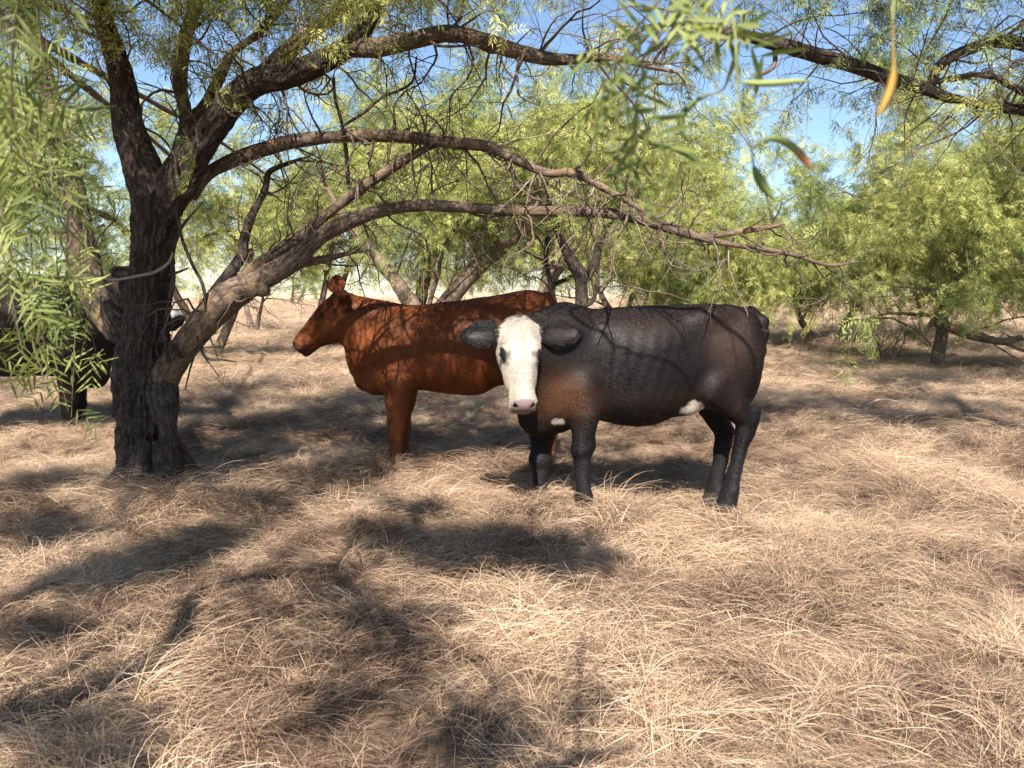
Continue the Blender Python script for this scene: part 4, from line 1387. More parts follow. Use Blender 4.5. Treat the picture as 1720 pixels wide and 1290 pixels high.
    for k, n, ln, r in (('d', 34, (0.25, 0.8), 0.006), ('e', 40, (0.2, 0.7), 0.006), ('b2', 24, (0.25, 0.8), 0.007), ('e2', 12, (0.2, 0.6), 0.005), ('c', 12, (0.3, 0.9), 0.008), ('c2', 14, (0.3, 0.8), 0.006), ('b', 16, (0.3, 0.9), 0.008), ('b3', 18, (0.3, 1.0), 0.008), ('a', 14, (0.3, 0.9), 0.008), ('e6', 12, (0.2, 0.6), 0.005), ('e5', 6, (0.2, 0.5), 0.004), ('g', 20, (0.3, 0.9), 0.008), ('e3', 5, (0.15, 0.4), 0.004)):
        tl = []
        branchlets(rng, LB[k], int(n * 1.7), ln, tw, tl, 2, 0.12, r * 1.5, 0.1, -0.3, 5, 0.27)
        if k in ('a', 'b', 'b3', 'c', 'c2', 'g'):
            tips += [t for t in tl if t[0][2] > 2.9]
        elif k in ('e', 'd', 'b2', 'e3'):
            tips += [t for t in tl if t[0][0] > 0.15][::2]
    tw.tube(bough, 12, 0.006)
    for pl, rr in (([(1010, 446), (975, 490), (958, 523), (980, 551), (1010, 567), (1026, 595), (1051, 604), (1063, 616), (1097, 620), (1134, 627), (1160, 650)], 0.010), ([(1040, 450), (1000, 490), (989, 523), (998, 548), (1026, 585), (1024, 640)], 0.007), ([(1051, 606), (1053, 630), (1056, 660)], 0.005),
                   ([(1184, 505), (1205, 522), (1227, 536), (1252, 554), (1272, 585), (1280, 630)], 0.014), ([(1090, 456), (1125, 530), (1147, 570), (1153, 610)], 0.005), ([(1227, 536), (1236, 570), (1240, 610)], 0.004), ([(1097, 620), (1120, 600), (1150, 590)], 0.004)):
        tw.tube(catmull([(*cast(x, y, 2.0), rr * (1 - 0.5 * i / len(pl))) for i, (x, y) in enumerate(pl)], 0.04), 7)
    # dead pale twigs hanging below the middle branches
    for (px, py, dd) in ((690, 255, D - .3), (600, 300, D - .2), (660, 230, D - .25), (830, 250, D - .45), (940, 292, D - .5), (1040, 330, D - .6), (1000, 356, D - .5), (1100, 378, D - .6), (1150, 392, D - .6), (1220, 408, D - .65), (735, 250, D - .35), (750, 245, D - .35), (720, 240, D - .3), (780, 250, D - .4), (900, 285, D - .5), (860, 262, D - .5), (1000, 310, D - .6)):
        for _ in range(3):
            b = walk(rng, P(px, py, dd), rng.normal(0, 0.7, 3) + np.array([0, 0, -0.7]), rng.uniform(0.3, 0.6), 0.006, 0.0015, 0.14, 0.0, 0.05)
            pale.tube(b, 5)
            branchlets(rng, b, 4, (0.1, 0.3), pale, [], 1, 0.2, 0.003, 0, 0, 4)
    # crown above the picture
    pts, drs = [], []
    for k in ('a', 'b', 'b3', 'c', 'c2', 'g'):
        q = LB[k]
        hi = q[q[:, 2] > 3.0]
        if len(hi) > 4:
            tl = []
            branchlets(rng, hi, 9, (0.5, 1.3), tw, tl, 3, 0.1, 0.012, 0.25, -0.4, 5, 0.14)
            tips += tl
    tips = [t for t in tips if not (t[0][2] < 2.0 and 430 < proj(t[0])[0] < 1320)]
    p, d = sprays_from_tips(rng, tips, 1500, 0.12)
    k = ~in_view(p, 30) | (rng.rand(len(p)) < np.where(proj(p)[0] < 420, 0.30, 0.12))
    pts.append(p[k]); drs.append(d[k])
    shade_clumps(rng, SHADE_MAIN, tw, [LB[k] for k in ('a', 'b', 'b2', 'b3', 'c', 'g', 'd')], pts, drs)
    tw.build('twigs', M_TWIG, root, 'stuff', org)
    pale.build('dead_twigs', M_PALE, root, 'stuff', org)
    crown(rng, 'crown', np.concatenate(pts), np.concatenate(drs), 1.0, root, org, 0.5)


M_PALE = bark_mat('dead_twig', (0.16, 0.12, 0.10), (0.30, 0.24, 0.20), (0.42, 0.36, 0.31), 0.0, bump=0.2)

# where boughs shade the pasture: (ground px, ground py, radius m, height m, sprays)
SHADE_MAIN = [
    (330, 690, 0.75, 3.6, 90), (450, 670, 0.75, 3.7, 90), (560, 690, 0.7, 3.8, 80), (400, 720, 0.5, 3.5, 60), (620, 650, 0.6, 3.9, 60), (60, 665, 0.9, 3.8, 90), (-60, 650, 0.9, 3.9, 80),
    (360, 790, 0.30, 3.0, 40), (560, 800, 0.35, 3.2, 46), (640, 790, 0.25, 3.2, 30), (250, 700, 0.32, 3.5, 60, 5.5), (240, 600, 0.32, 3.6, 60, 5.5), (250, 480, 0.3, 3.6, 50, 5.5), (260, 790, 0.25, 3.3, 40, 5.5), (230, 400, 0.3, 3.8, 40, 5.5),
    (460, 850, 0.30, 3.0, 34), (20, 830, 0.35, 3.2, 50), (110, 810, 0.2, 3.2, 20), (600, 560, 0.6, 3.4, 20), (480, 560, 0.4, 3.3, 20),
    (548, 500, 0.10, 3.4, 22, 6.3), (602, 640, 0.13, 3.4, 24, 6.3), (668, 705, 0.12, 3.4, 20, 6.3),
    (60, 560, 0.5, 3.6, 60, 7.6), (130, 600, 0.4, 3.6, 50, 7.6), (-40, 560, 0.5, 3.6, 50, 7.6),
]
SHADE_NEAR = [
    (690, 905, 0.24, 2.9, 46), (770, 925, 0.26, 3.0, 56), (860, 930, 0.26, 3.0, 56), (945, 935, 0.22, 3.0, 46), (700, 860, 0.16, 3.0, 20),
    (190, 965, 0.24, 2.9, 50), (270, 940, 0.24, 2.9, 50), (360, 910, 0.24, 3.0, 44), (60, 890, 0.26, 3.0, 44), (140, 900, 0.2, 3.0, 30),
    (580, 990, 0.14, 2.7, 14), (640, 1040, 0.14, 2.7, 15), (700, 1085, 0.10, 2.7, 7), (620, 1170, 0.10, 2.7, 8), (790, 1210, 0.11, 2.6, 10), (810, 1270, 0.08, 2.6, 6),
    (90, 1060, 0.16, 2.8, 22), (120, 1210, 0.13, 2.7, 18), (230, 1260, 0.10, 2.6, 10),
]
main_tree()


# ------------------------------------------------------------------ the tree the camera stands under: boughs overhead, sprays hanging into view
def near_tree():
    rng = np.random.RandomState(33)
    base = np.array([-2.9, -1.6, -0.05])
    root = empty('mesquite_tree', tuple(base))
    tag(root, 'mesquite over the camera with narrow green leaves hanging in close at the picture edge', 'tree')
    w = Wood()
    tk = catmull([(*base, 0.23), (-2.85, -1.55, 0.6, 0.19), (-2.7, -1.45, 1.3, 0.175), (-2.6, -1.4, 1.9, 0.18)], 0.03)
    w.tube(tk, 48, 0.03, 2.0, lambda l, th: 1 + 0.15 * np.exp(-l / 0.2) * np.sin(4 * th))
    w.build('trunk', M_BARK, root, origin=base)
    limbs = [
        catmull([(-2.6, -1.4, 1.85, 0.13), (-2.3, -1.0, 2.4, 0.10), (-2.0, -0.4, 2.75, 0.07), (-1.5, 0.1, 2.85, 0.05), (-1.6, 0.65, 3.1, 0.035), (-1.1, 1.05, 3.0, 0.026), (-1.05, 1.6, 3.15, 0.012)], 0.04),
        catmull([(-2.6, -1.4, 1.85, 0.12), (-2.0, -1.2, 2.5, 0.09), (-1.3, -0.95, 2.75, 0.07), (-0.6, -0.75, 2.8, 0.05), (-0.1, -0.5, 2.75, 0.03), (0.25, -0.25, 2.65, 0.012)], 0.04),
        catmull([(-2.62, -1.42, 1.8, 0.12), (-2.7, -0.7, 2.4, 0.09), (-2.6, 0.2, 2.8, 0.07), (-2.3, 1.0, 3.0, 0.05), (-2.0, 1.8, 3.0, 0.015)], 0.04),
        catmull([(-2.6, -1.4, 1.85, 0.12), (-2.4, -1.9, 2.6, 0.1), (-1.6, -2.2, 3.1, 0.07), (-0.7, -2.2, 3.3, 0.04), (0.0, -2.1, 3.3, 0.015)], 0.04),
        catmull([(-2.62, -1.42, 1.7, 0.08), (-2.4, -0.9, 1.95, 0.06), (-2.0, 0.0, 2.15, 0.045), (-1.75, 0.8, 2.2, 0.03), (-1.6, 1.5, 2.1, 0.012)], 0.04),
    ]
    for q in limbs:
        w = Wood()
        w.tube(q, 24, 0.012, 4.0)
        w.build('limb', M_BARK, root, origin=base)
    tw = Wood()
    pts, drs = [], []
    shade_clumps(rng, SHADE_NEAR, tw, limbs[:5], pts, drs, 0.009, 2.6)
    # hanging shoots that show in the picture: (path of (px, py, D), leaves along it, start fraction)
    lf = []

    def shoot(path, n, r=0.0022, ll=(0.05, 0.08), lw=0.0058, t0=0.0, pl=(0.08, 0.13), npair=5):
        q = catmull([(*P(px, py, D), r * (1 - 0.6 * i / len(path))) for i, (px, py, D) in enumerate(path)], 0.03)
        tw.tube(q, 5)
        for k in range(n):
            t = t0 + (1 - t0) * (k + rng.rand()) / n
            i = min(len(q) - 2, int(t * (len(q) - 1)))
            T = q[i + 1, :3] - q[i, :3]
            d = rng.normal(0, 0.8, 3) + T / np.linalg.norm(T) * 0.5 + np.array([0.1, 0, -0.15])
            vt = rng.rand()
            for e in pinna(rng, q[i, :3], d, rng.uniform(*pl), npair, rng.uniform(*ll), lw, 0.5, rng.normal(0, 1, 3)):
                lf.append((*e, np.clip(0.3 * rng.rand() + 0.7 * vt, 0, 1)))
    # left edge
    ends = limbs[4]
    for (x0, x1, ya, yb, Da, n) in ((-30, 60, 20, 330, 1.35, 11), (20, 110, 80, 430, 1.6, 12), (-40, 40, 200, 600, 1.5, 14), (60, 100, 180, 520, 1.9, 13), (0, 75, 330, 640, 1.75, 14), (90, 120, 330, 700, 2.1, 15),
                                    (-20, 30, 120, 480, 2.0, 12), (110, 150, 200, 560, 2.4, 11), (30, 80, 400, 640, 2.2, 11), (-60, -10, 330, 620, 2.0, 11), (70, 130, -40, 300, 2.2, 10), (130, 165, 380, 610, 2.5, 8), (-30, 40, 380, 600, 2.5, 10), (40, 20, -60, 200, 1.2, 6), (0, 120, 480, 590, 2.3, 8), (60, 115, 520, 690, 2.2, 9)):
        top = P(x0 - 60, -160, Da)
        shoot([(x0 - 60, -170, Da - .1), (x0 - 20, (ya - 170) / 2, Da), (x0, ya, Da), ((x0 + x1) / 2 + rng.normal(0, 10), (ya + yb) / 2, Da + .05), (x1, yb, Da + .1)], n, t0=0.3)
    # top centre: nearer, a little out of focus
    for path, n in (([(1180, -260, 0.95), (1150, -60, 0.92), (1110, 40, 0.9), (1055, 150, 0.88), (1020, 240, 0.88)], 6), ([(1180, -260, 0.95), (1180, -80, 0.95), (1180, 20, 0.95), (1180, 60, 0.95)], 3),
                    ([(1160, -60, 0.92), (1060, 60, 0.9), (1010, 150, 0.9)], 3), ([(1160, -60, 0.92), (1080, 120, 0.98), (1060, 260, 1.0), (1050, 330, 1.02)], 4), ([(1090, -200, 1.1), (1040, 0, 1.1), (1030, 110, 1.1)], 3)):
        shoot(path, int(n * 1.5), 0.0014, (0.035, 0.060), 0.0060, 0.3, (0.07, 0.11), 5)
    # link the hanging shoots to the limbs overhead
    for a, c in ((limbs[4][-20, :3], P(-60, -170, 1.4)), (limbs[4][-8, :3], P(20, -170, 2.0)), (limbs[4][-30, :3], P(-110, -170, 2.0)), (limbs[1][-12, :3], P(1180, -260, 0.95)), (limbs[1][-8, :3], P(1090, -200, 1.1))):
        m = (a + c) / 2 + np.array([0, 0, 0.06])
        tw.tube(catmull([(*a, 0.006), (*m, 0.005), (*c, 0.003)], 0.05), 6)
    tw.build('twigs', M_TWIG, root, 'stuff', base)
    crown(rng, 'crown', np.concatenate(pts), np.concatenate(drs), 0.55, root, base, 0.5)
    # leaves: the 300 that show largest singly, the rest joined
    def size(e):
        if not in_view(e[0], 20): return 0
        return e[3] / e[0][1]
    lf.sort(key=size, reverse=True)
    shapes = []
    for k in range(12):
        v, f = blade_mesh(rng)
        me = np_mesh('leaf', v, f, smooth=True)
        a = me.attributes.new('vary', 'FLOAT', 'POINT')
        a.data.foreach_set('value', np.full(len(v), (k + 0.5) / 12, np.float32))
        me.materials.append(M_LEAFN)
        shapes.append((me, v, f))
    VV, FF, va, off = [], [], [], 0
    for i, (p0, ld, nr, l, wd, vt) in enumerate(lf):
        fr = frame(ld, nr)
        Mx = np.stack([fr[0] * l, fr[1] * wd, fr[2] * l], 1)
        k = min(11, int(vt * 12))
        if i < 300:
            o = bpy.data.objects.new('leaf', shapes[k][0])
            C.objects.link(o)
            o.parent = root
            m4 = Matrix.Identity(4)
            for a in range(3):
                for b in range(3): m4[a][b] = Mx[a, b]
                m4[a][3] = p0[a] - base[a]
            o.matrix_basis = m4
        else:
            v = shapes[k][1] @ Mx.T + p0 - base
            VV.append(v); FF.append(shapes[k][2] + off); off += len(v)
            va.append(np.full(len(v), (k + 0.5) / 12))
    me = np_mesh('foliage', np.concatenate(VV), np.concatenate(FF), smooth=True)
    a = me.attributes.new('vary', 'FLOAT', 'POINT')
    a.data.foreach_set('value', np.concatenate(va).astype(np.float32))
    mesh_obj('foliage', me, M_LEAFN, root, 'stuff')
    # single leaves and pods hanging in front: own shapes
    for nm, lab, path, wpx, cols in (
        ('leaf', 'ripe yellow leaf hanging straight down', [(1499, 30, .75), (1500, 75, .75), (1501, 112, .75), (1500, 130, .75), (1494, 155, .75), (1484, 178, .75), (1474, 196, .75)], [3, 5, 8, 17, 20, 17, 3], (0.52, 0.34, 0.07)),
        ('leaf', 'green leaf with a curled orange tip', [(1276, 238, .8), (1295, 232, .8), (1318, 238, .8), (1338, 252, .8), (1350, 266, .8), (1361, 280, .8)], [4, 12, 15, 15, 15, 8], None),
        ('leaf', 'pale green leaf pointing level to the right', [(1245, 138, .8), (1275, 140, .8), (1310, 139, .8), (1340, 136, .8), (1362, 136, .8)], [6, 13, 13, 9, 2], (0.36, 0.42, 0.13)),
        ('leaf', None, [(1266, 280, .8), (1275, 300, .8), (1288, 320, .8), (1302, 336, .8)], [10, 20, 17, 4], (0.20, 0.27, 0.07)),
        ('leaf', None, [(1095, 240, .9), (1130, 248, .9), (1160, 262, .9), (1186, 286, .9)], [5, 11, 12, 4], (0.10, 0.15, 0.04)),
        ('leaf', None, [(1192, 158, .9), (1165, 172, .9), (1145, 196, .9), (1146, 220, .9), (1160, 240, .9)], [5, 10, 13, 12, 4], (0.14, 0.19, 0.05)),
    ):
        pth = catmull([(*P(x, y, d), 0.8 * wp * d / FPX) for (x, y, d), wp in zip(path, wpx)], 0.006)
        T = np.gradient(pth[:, :3], axis=0)
        T /= np.linalg.norm(T, axis=1)[:, None]
        side = np.cross(T, np.array([0.15, 1.0, 0.2]))
        side /= np.linalg.norm(side, axis=1)[:, None]
        n = len(pth)
        up = np.cross(side, T)
        ring = []
        for ox, oz in ((-0.5, 0.0), (0.0, 0.05), (0.5, 0.0), (0.0, -0.02)):
            ring.append(pth[:, :3] + side * (pth[:, 3] * ox)[:, None] + up * (pth[:, 3] * oz)[:, None] - base)
        V = np.stack(ring, 1).reshape(-1, 3)
        i, j = np.meshgrid(np.arange(n - 1), np.arange(4), indexing='ij')
        F = np.stack([i * 4 + j, i * 4 + (j + 1) % 4, (i + 1) * 4 + (j + 1) % 4, (i + 1) * 4 + j], -1).reshape(-1, 4)
        me = np_mesh('leaf', V, F)
        t = np.repeat(np.linspace(0, 1, n), 4)
        c0 = np.array(cols if cols else (0.30, 0.38, 0.10))
        c1 = c0 * 1.1 if cols else np.array((0.60, 0.27, 0.09))
        color_attr(me, 'tone', c0 + (c1 - c0) * smooth01(t, 0.62, 0.72)[:, None])
        o = mesh_obj(nm, me, M_TONE, root)
        if lab: o['label'] = lab
        s0 = pth[0]
        tip = s0[:3] + np.array([-0.03, 0.02, 0.10])
    st_ = Wood()
    for path in ([(1499, 34, .75), (1500, -40, .77), (1480, -120, .85), (1380, -230, .95), (1180, -260, .95)], [(1276, 238, .8), (1262, 246, .8), (1240, 180, .8), (1235, 60, .85), (1215, -60, .9), (1180, -260, .95)], [(1245, 138, .8), (1238, 130, .8), (1236, 90, .8)], [(1266, 280, .8), (1262, 246, .8)], [(1095, 240, .9), (1075, 220, .88), (1072, 200, .88)], [(1192, 158, .9), (1215, 150, .88), (1236, 100, .8)]):
        st_.tube(catmull([(*P(x, y, d), 0.0012) for x, y, d in path], 0.03), 4)
    st_.build('stalks', M_STALK, root, 'stuff', base)


def blade_mesh(rng):
    """one narrow pointed leaf, unit length along x, unit width, folded a little and bent down"""
    n = 5
    t = np.linspace(0, 1, n + 1)
    w = 0.5 * np.sin(np.pi * np.clip(t, 0.04, 1) ** 0.8) ** 0.7
    w[-1] = 0.03
    bend = -rng.uniform(0.02, 0.16) * t ** 2
    sw = rng.normal(0, 0.05) * t ** 2
    L = np.stack([t, w, bend + 0.012], -1)
    Cn = np.stack([t, 0 * t, bend], -1)
    Rr = np.stack([t, -w, bend + 0.012], -1)
    V = np.stack([L, Cn, Rr], 1)
    V[:, :, 1] += sw[:, None] * 8
    V = V.reshape(-1, 3)
    i, j = np.meshgrid(np.arange(n), np.arange(2), indexing='ij')
    F = np.stack([i * 3 + j, i * 3 + j + 1, (i + 1) * 3 + j + 1, (i + 1) * 3 + j], -1).reshape(-1, 4)
    return V, F


def tone_mat():
    m, nt, b = new_mat('single_leaf')
    nt.nodes.remove(b)
    at = nd(nt, 'ShaderNodeAttribute', attribute_name='tone')
    a, t, x = nd(nt, 'ShaderNodeBsdfPrincipled'), nd(nt, 'ShaderNodeBsdfTranslucent'), nd(nt, 'ShaderNodeMixShader')
    a.inputs['Roughness'].default_value = 0.45
    nt.links.new(at.outputs['Color'], a.inputs['Base Color'])
    nt.links.new(at.outputs['Color'], t.inputs['Color'])
    x.inputs[0].default_value = 0.4
    nt.links.new(a.outputs[0], x.inputs[1])
    nt.links.new(t.outputs[0], x.inputs[2])
    nt.links.new(x.outputs[0], nt.nodes['Material Output'].inputs['Surface'])
    return m


M_TONE = tone_mat()
M_STALK = plain('leaf_stalk', (0.22, 0.24, 0.08), 0.6)
near_tree()


# ------------------------------------------------------------------ other mesquites
def bush_tree(label, px, D, height, spread, stems=3, seed=1, nspray=700, lscale=1.6, lean=0.35, tint=0.55, droop=-0.5, trace_limbs=(), group=None, low=0.30, r0=0.10, mat=None, name='mesquite_tree', nb=(6, 5), zmin=1.9):
    rng = np.random.RandomState(seed)
    g = P(px, 488, D)
    org = np.array([g[0], D, float(ground_h(g[0], D)) - 0.05])
    root = empty(name, tuple(org))
    tag(root, label, 'tree', group)
    mat = mat or M_BARK2
    tr, br = Wood(), Wood()
    tips, l2 = [], []
    a0 = rng.uniform(0, 6.28)
    for pts in trace_limbs:
        q = trace(pts, 0.05, 0.68)
        tr.tube(q, 14, 0.016, seed)
        tl = []
        branchlets(rng, q[len(q) // 3:], 6, (spread * 0.2, spread * 0.45), br, tl, 2, 0.0, 0.02, 0.2, -0.15, 5, 0.14)
        tips += tl
    for s in range(stems):
        a = a0 + 6.28 * s / max(1, stems) + rng.normal(0, 0.4)
        ln = lean * rng.uniform(0.6, 1.3) if stems > 1 else lean * 0.3
        d = np.array([math.cos(a) * ln, math.sin(a) * ln, 1.0])
        L = height * rng.uniform(0.55, 0.75)
        rr = r0 * rng.uniform(0.75, 1.15)
        q = walk(rng, org + np.array([math.cos(a), math.sin(a), 0]) * 0.10 * (stems > 1), d, L, rr, rr * 0.25, 0.09, -0.02, 0.18)
        q = catmull(q, 0.09)
        tr.tube(q, 11, 0.014, seed + s)
        for k in range(nb[0]):
            t = low + (1 - low) * (k + rng.rand()) / nb[0]
            i = min(len(q) - 2, int(t * (len(q) - 1)))
            ang = rng.uniform(0, 6.28)
            d2 = np.array([math.cos(ang), math.sin(ang), rng.uniform(0.15, 0.8)])
            b = walk(rng, q[i, :3], d2, spread * rng.uniform(0.3, 0.6) * (1.1 - 0.4 * t), q[i, 3] * 0.5, q[i, 3] * 0.12, 0.13, -0.12, 0.16)
            br.tube(b, 6)
            tl = []
            branchlets(rng, b, nb[1], (spread * 0.12, spread * 0.3), br, tl, 2, 0.25, 0.014, 0.1, droop, 4, 0.15)
            tips += tl
    if tr.V: tr.build('trunk', mat, root, origin=org)
    br.build('branches', M_TWIG, root, 'stuff', org)
    tips = [tips[i] for i in rng.permutation(len(tips))[:max(14, int(len(tips) * 0.30))]]
    p, d = sprays_from_tips(rng, tips, int(nspray * 0.74), 0.13 * lscale)
    k = p[:, 2] > zmin + rng.normal(0, 0.25, len(p)) + 0.9 * (vnoise(p * 0.7) - 0.5)
    p, d = p[k], d[k]
    crown(rng, 'crown', p, d, lscale, root, org, tint)
    return root


def plant_trees():
    # the leafy one on the right with its drooping limb
    bush_tree('wide bushy mesquite on the right with one stout limb drooping low to the grass', 1582, 15.0, 4.9, 6.6, 1, 101, 3900, 1.25, 0.3, 0.72, -0.9, low=0.3, r0=0.12, nb=(22, 5), zmin=1.35,
              trace_limbs=([(1575, 540, 26, 14.8), (1600, 552, 25, 14.6), (1628, 562, 24, 14.4), (1660, 570, 22, 14.3), (1690, 574, 18, 14.2), (1718, 566, 12, 14.1)],))
    bush_tree('dark leafy mesquite behind the wide bushy one at the right picture edge', 1770, 18.5, 8.2, 6.0, 3, 102, 2200, 1.5, 0.4, 0.4)
    bush_tree('leafy mesquite left of the wide bushy one below the blue sky gap', 1385, 21.0, 6.6, 6.4, 2, 103, 2300, 1.6, 0.5, 0.66, -0.8, low=0.15, zmin=1.3)
    bush_tree('slim mesquite behind the rump of the black cow', 1170, 17.0, 4.3, 5.0, 2, 104, 1300, 1.4, 0.45, 0.62, -0.7, low=0.15, zmin=1.35)
    # centre
    bush_tree('old mesquite with two pale leaning trunks behind the back of the red cow', 716, 14.0, 5.0, 4.6, 1, 105, 1500, 1.25, 0.4, 0.68, -0.3, low=0.35, r0=0.06, zmin=2.2,
              trace_limbs=([(722, 600, 46, 14.0), (735, 535, 46, 14.0), (770, 485, 44, 14.0), (812, 440, 40, 13.9), (850, 408, 35, 13.8), (890, 376, 28, 13.7), (935, 340, 20, 13.6), (985, 290, 12, 13.5)],
                           [(712, 600, 44, 14.0), (698, 530, 42, 14.0), (672, 482, 37, 14.1), (640, 440, 30, 14.2), (605, 402, 22, 14.3), (575, 360, 14, 14.4), (540, 300, 8, 14.5)],
                           [(770, 485, 26, 14.0), (800, 430, 24, 14.2), (815, 380, 20, 14.3), (822, 330, 14, 14.4), (830, 260, 8, 14.5)]))
    bush_tree('tall mesquite with one straight pale trunk behind the two leaning trunks', 690, 21.0, 10.0, 5.4, 1, 106, 1500, 1.6, 0.3, 0.62, r0=0.17, low=0.3, nb=(14, 5))
    bush_tree('dark trunked mesquite just behind the shoulder of the black cow', 975, 12.5, 4.6, 3.8, 0, 107, 1000, 1.2, 0.4, 0.6, -0.5, mat=M_BARK, zmin=2.7,
              trace_limbs=([(975, 640, 34, 12.5), (974, 560, 31, 12.5), (976, 500, 32, 12.5), (974, 462, 33, 12.5), (950, 420, 22, 12.5), (930, 370, 18, 12.4), (915, 300, 12, 12.4), (900, 200, 7, 12.3)],
                           [(976, 478, 26, 12.5), (1000, 440, 20, 12.5), (1010, 400, 16, 12.6), (1050, 330, 12, 12.6), (1080, 240, 7, 12.7)], [(982, 515, 12, 12.5), (996, 505, 10, 12.5), (1003, 480, 8, 12.5), (1006, 440, 6, 12.5)],
                           [(938, 640, 14, 12.9), (940, 560, 13, 12.9), (930, 500, 13, 12.9), (918, 440, 12, 12.9), (920, 380, 8, 12.9)]))
    bush_tree('tall yellow green mesquite above the rump of the red cow', 905, 19.0, 11.0, 6.4, 2, 108, 2400, 1.6, 0.35, 0.74, r0=0.15, low=0.25, nb=(10, 5))
    bush_tree('green mesquite standing beyond the fork of the big tree', 545, 22.0, 9.0, 5.4, 2, 109, 1500, 1.7, 0.3, 0.62, low=0.3, zmin=2.4)
    bush_tree('mesquite seen through the fork of the big tree', 345, 17.0, 8.6, 5.0, 2, 110, 1500, 1.5, 0.3, 0.6, low=0.35, zmin=2.6)
    bush_tree('mesquite behind the hanging leaves at the left picture edge', 60, 13.5, 7.6, 4.8, 3, 111, 1300, 1.3, 0.35, 0.5, low=0.3)
    bush_tree('small round mesquite in the gap between big trunk and red cow', 425, 27.0, 4.4, 4.6, 2, 112, 800, 1.9, 0.5, 0.66, low=0.35, zmin=2.5)
    bush_tree('leaning mesquite between the yellow green tree and the slim one', 1045, 24.0, 6.4, 5.6, 2, 113, 1400, 1.8, 0.35, 0.66, low=0.25, zmin=2.4)
    bush_tree('mesquite far back between the slim one and the leafy one below the sky gap', 1290, 30.0, 5.6, 6.0, 2, 114, 1200, 2.0, 0.4, 0.5, low=0.2, zmin=2.2)
    bush_tree('tall mesquite farther back between the two right hand crowns', 1560, 26.0, 8.0, 6.5, 3, 115, 1600, 1.9, 0.35, 0.55, low=0.25)
    # a sapling on the right
    bush_tree('thin low sapling with bare stems beside the bushy tree', 1500, 16.5, 1.4, 1.5, 4, 116, 70, 0.9, 0.5, 0.55, -0.2, low=0.3, r0=0.022, name='sapling', zmin=0.3)
    rng = np.random.RandomState(77)
    for i, (px, D, h, lab) in enumerate((
            (495, 62, 4.2, 'tiny distant mesquite standing alone in the gap above the head of the red cow'), (760, 64, 5.6, 'distant mesquite far beyond the two pale leaning trunks'),
            (960, 90, 6.2, 'most distant mesquite, beside the dark trunk behind the black cow'), (1090, 56, 5.6, 'distant mesquite low on the horizon above the middle of the back of the black cow'),
            (1220, 72, 5.8, 'distant mesquite on the horizon above the rump of the black cow'), (1340, 58, 5.6, 'distant mesquite seen low through the gap right of the black cow'),
            (1440, 80, 6.4, 'distant mesquite on the horizon just left of the sapling'), (1660, 70, 6.4, 'distant mesquite glimpsed beyond the stout drooping limb at right'),
            (250, 62, 5.5, 'distant mesquite mostly hidden behind the big dark trunk'), (150, 48, 5.2, 'distant mesquite behind the half hidden cow at left'))):
        bush_tree(lab, px, D, h, h * 1.1, 2, 200 + i, 420, 2.6, 0.4, 0.5, group='mesquites far across the pasture', low=0.2, nb=(5, 4), r0=0.13)


plant_trees()


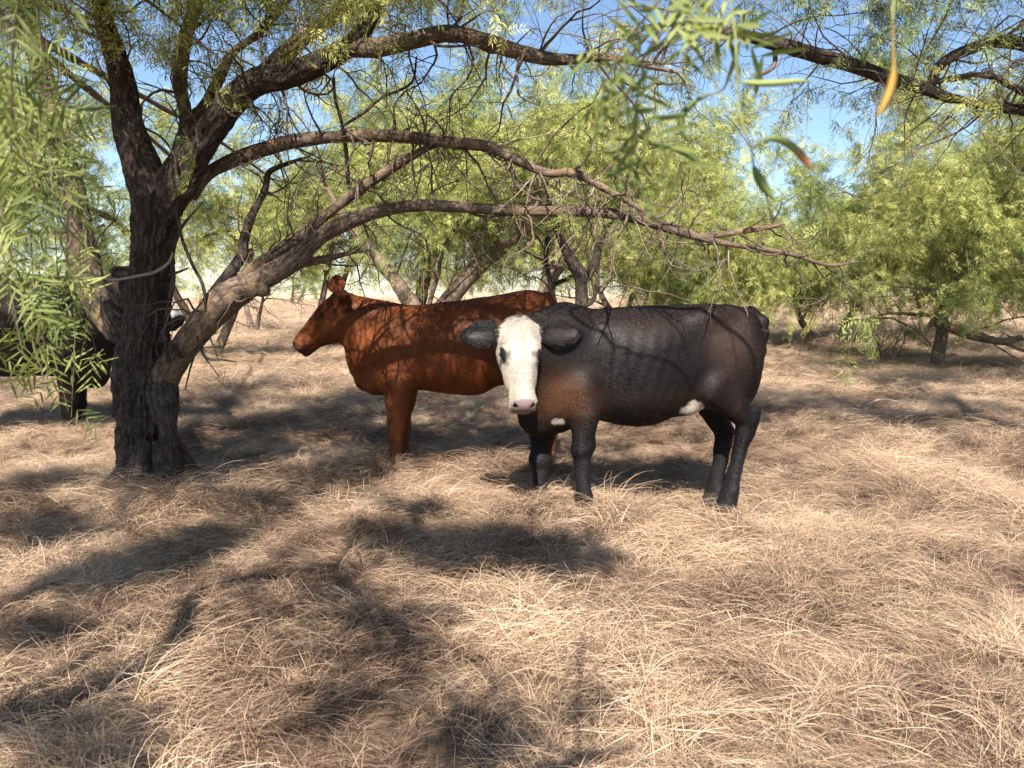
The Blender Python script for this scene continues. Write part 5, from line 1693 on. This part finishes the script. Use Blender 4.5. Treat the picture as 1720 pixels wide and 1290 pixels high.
def right_tree():
    """rooted out of the picture on the right: its long limb crosses the top right corner"""
    rng = np.random.RandomState(55)
    D = 6.2
    g = P(1960, 488, D)
    org = np.array([g[0], D, -0.05])
    root = empty('mesquite_tree', tuple(org))
    tag(root, 'mesquite rooted out of view whose bare dark limb crosses the blue sky', 'tree')
    w = Wood()
    w.tube(catmull([(*org, 0.2), (org[0] - .02, D, 0.7, 0.17), (org[0] + .03, D, 1.5, 0.16), (*P(1960, 230, D), 0.15)], 0.03), 40, 0.025, 1.0)
    w.build('trunk', M_BARK, root, origin=org)
    lim = [trace([(1950, 330, 50, D), (1870, 230, 36, D), (1790, 190, 26, D), (1720, 185, 20, D), (1650, 176, 18, D), (1595, 165, 20, D), (1550, 147, 26, D), (1500, 134, 27, D), (1440, 112, 26, D), (1380, 95, 26, D), (1310, 75, 25, D - .05), (1230, 55, 20, D - .1), (1150, 40, 13, D - .2), (1080, 45, 7, D - .3)], 0.025),
           trace([(1560, 150, 18, D), (1578, 112, 21, D - .03), (1620, 86, 22, D - .05), (1680, 70, 24, D - .05), (1740, 80, 26, D - .05), (1830, 120, 30, D), (1930, 230, 34, D)], 0.025),
           trace([(1548, 142, 12, D), (1600, 132, 13, D - .08), (1660, 127, 13, D - .1), (1710, 150, 14, D - .1), (1790, 190, 16, D - .05)], 0.025),
           trace([(1960, 260, 60, D), (1900, 60, 40, D - .2), (1800, -120, 30, D - .6), (1650, -260, 22, D - 1.0), (1480, -380, 12, D - 1.4)], 0.03),
           trace([(1960, 260, 60, D), (1980, 60, 40, D + .5), (1900, -120, 30, D + 1.2), (1750, -220, 22, D + 2.0), (1600, -300, 12, D + 3.0)], 0.03),
           trace([(1300, 72, 10, D), (1300, 110, 9, D), (1270, 130, 6, D)], 0.03)]
    for q in lim[:5]:
        w = Wood()
        w.tube(q, 22, 0.013, 6.0)
        w.build('limb', M_BARK, root, origin=org)
    tw = Wood()
    tw.tube(lim[5], 6)
    for q, n, ln in ((lim[0], 95, (0.3, 1.1)), (lim[1], 40, (0.25, 0.8)), (lim[2], 30, (0.25, 0.7)), (lim[3], 14, (0.5, 1.2)), (lim[4], 14, (0.5, 1.2))):
        tl = []
        branchlets(rng, q, n, ln, tw, tl, 2, 0.12, 0.0075, -0.05, -0.25, 4, 0.2)
        if q is lim[3] or q is lim[4]: T = (T + tl) if 'T' in dir() else tl
        elif q is lim[0]: T0 = tl
    pts, drs = [], []
    p, d = sprays_from_tips(rng, T, 420, 0.12)
    k = ~in_view(p, 20) | (rng.rand(len(p)) < 0.15)
    p, d = p[k], d[k]
    pts.append(p); drs.append(d)
    p, d = sprays_from_tips(rng, [t for t in T0 if t[0][2] > 2.8], 70, 0.06)
    pts.append(p); drs.append(d)
    shade_clumps(rng, [(1400, 630, 0.8, 4.2, 110), (1480, 640, 0.8, 4.2, 110), (1570, 640, 0.8, 4.3, 110), (1660, 635, 0.8, 4.3, 110), (1740, 640, 0.8, 4.3, 100), (1320, 675, 0.5, 4.0, 50), (1430, 685, 0.45, 4.0, 40), (1600, 690, 0.45, 4.0, 45), (1340, 610, 0.5, 4.3, 40)], tw, lim[3:5], pts, drs)
    tw.build('twigs', M_TWIG, root, 'stuff', org)
    crown(rng, 'crown', np.concatenate(pts), np.concatenate(drs), 1.0, root, org, 0.45)


right_tree()


def fallen(label, pts, kids, mat):
    """a dead branch lying in the grass: pts (photo x, y, radius) on the ground"""
    rng = np.random.RandomState(len(label))
    q = []
    for x, y, r in pts:
        g = G(x, y, 0.07)
        q.append((*g, r))
    org = np.array(q[0][:3]) - np.array([0, 0, 0.07])
    q = catmull(q, 0.04)
    q[:, 2] += ground_h(q[:, 0], q[:, 1]) + (vnoise(q[:, :3] * 4) - 0.4) * 0.06
    root = empty('fallen_branch', tuple(org))
    tag(root, label, 'branch')
    w = Wood()
    w.tube(q, 12, 0.008, 2.0)
    w.build('stem', mat, root, origin=org)
    t = Wood()
    branchlets(rng, q, kids, (0.2, 0.6), t, [], 2, 0.2, 0.008, 0.25, -0.1, 5, 0.2)
    t.build('twigs', mat, root, 'stuff', org)


fallen('pale dead stick lying in the dry grass right of the black cow', [(1400, 690, 0.012), (1450, 684, 0.014), (1490, 680, 0.012), (1530, 682, 0.006)], 4, M_PALE)
fallen('dark dead branch lying in the shade near the right picture edge', [(1640, 640, 0.02), (1680, 636, 0.028), (1712, 645, 0.026), (1760, 655, 0.02)], 7, M_BARK2)
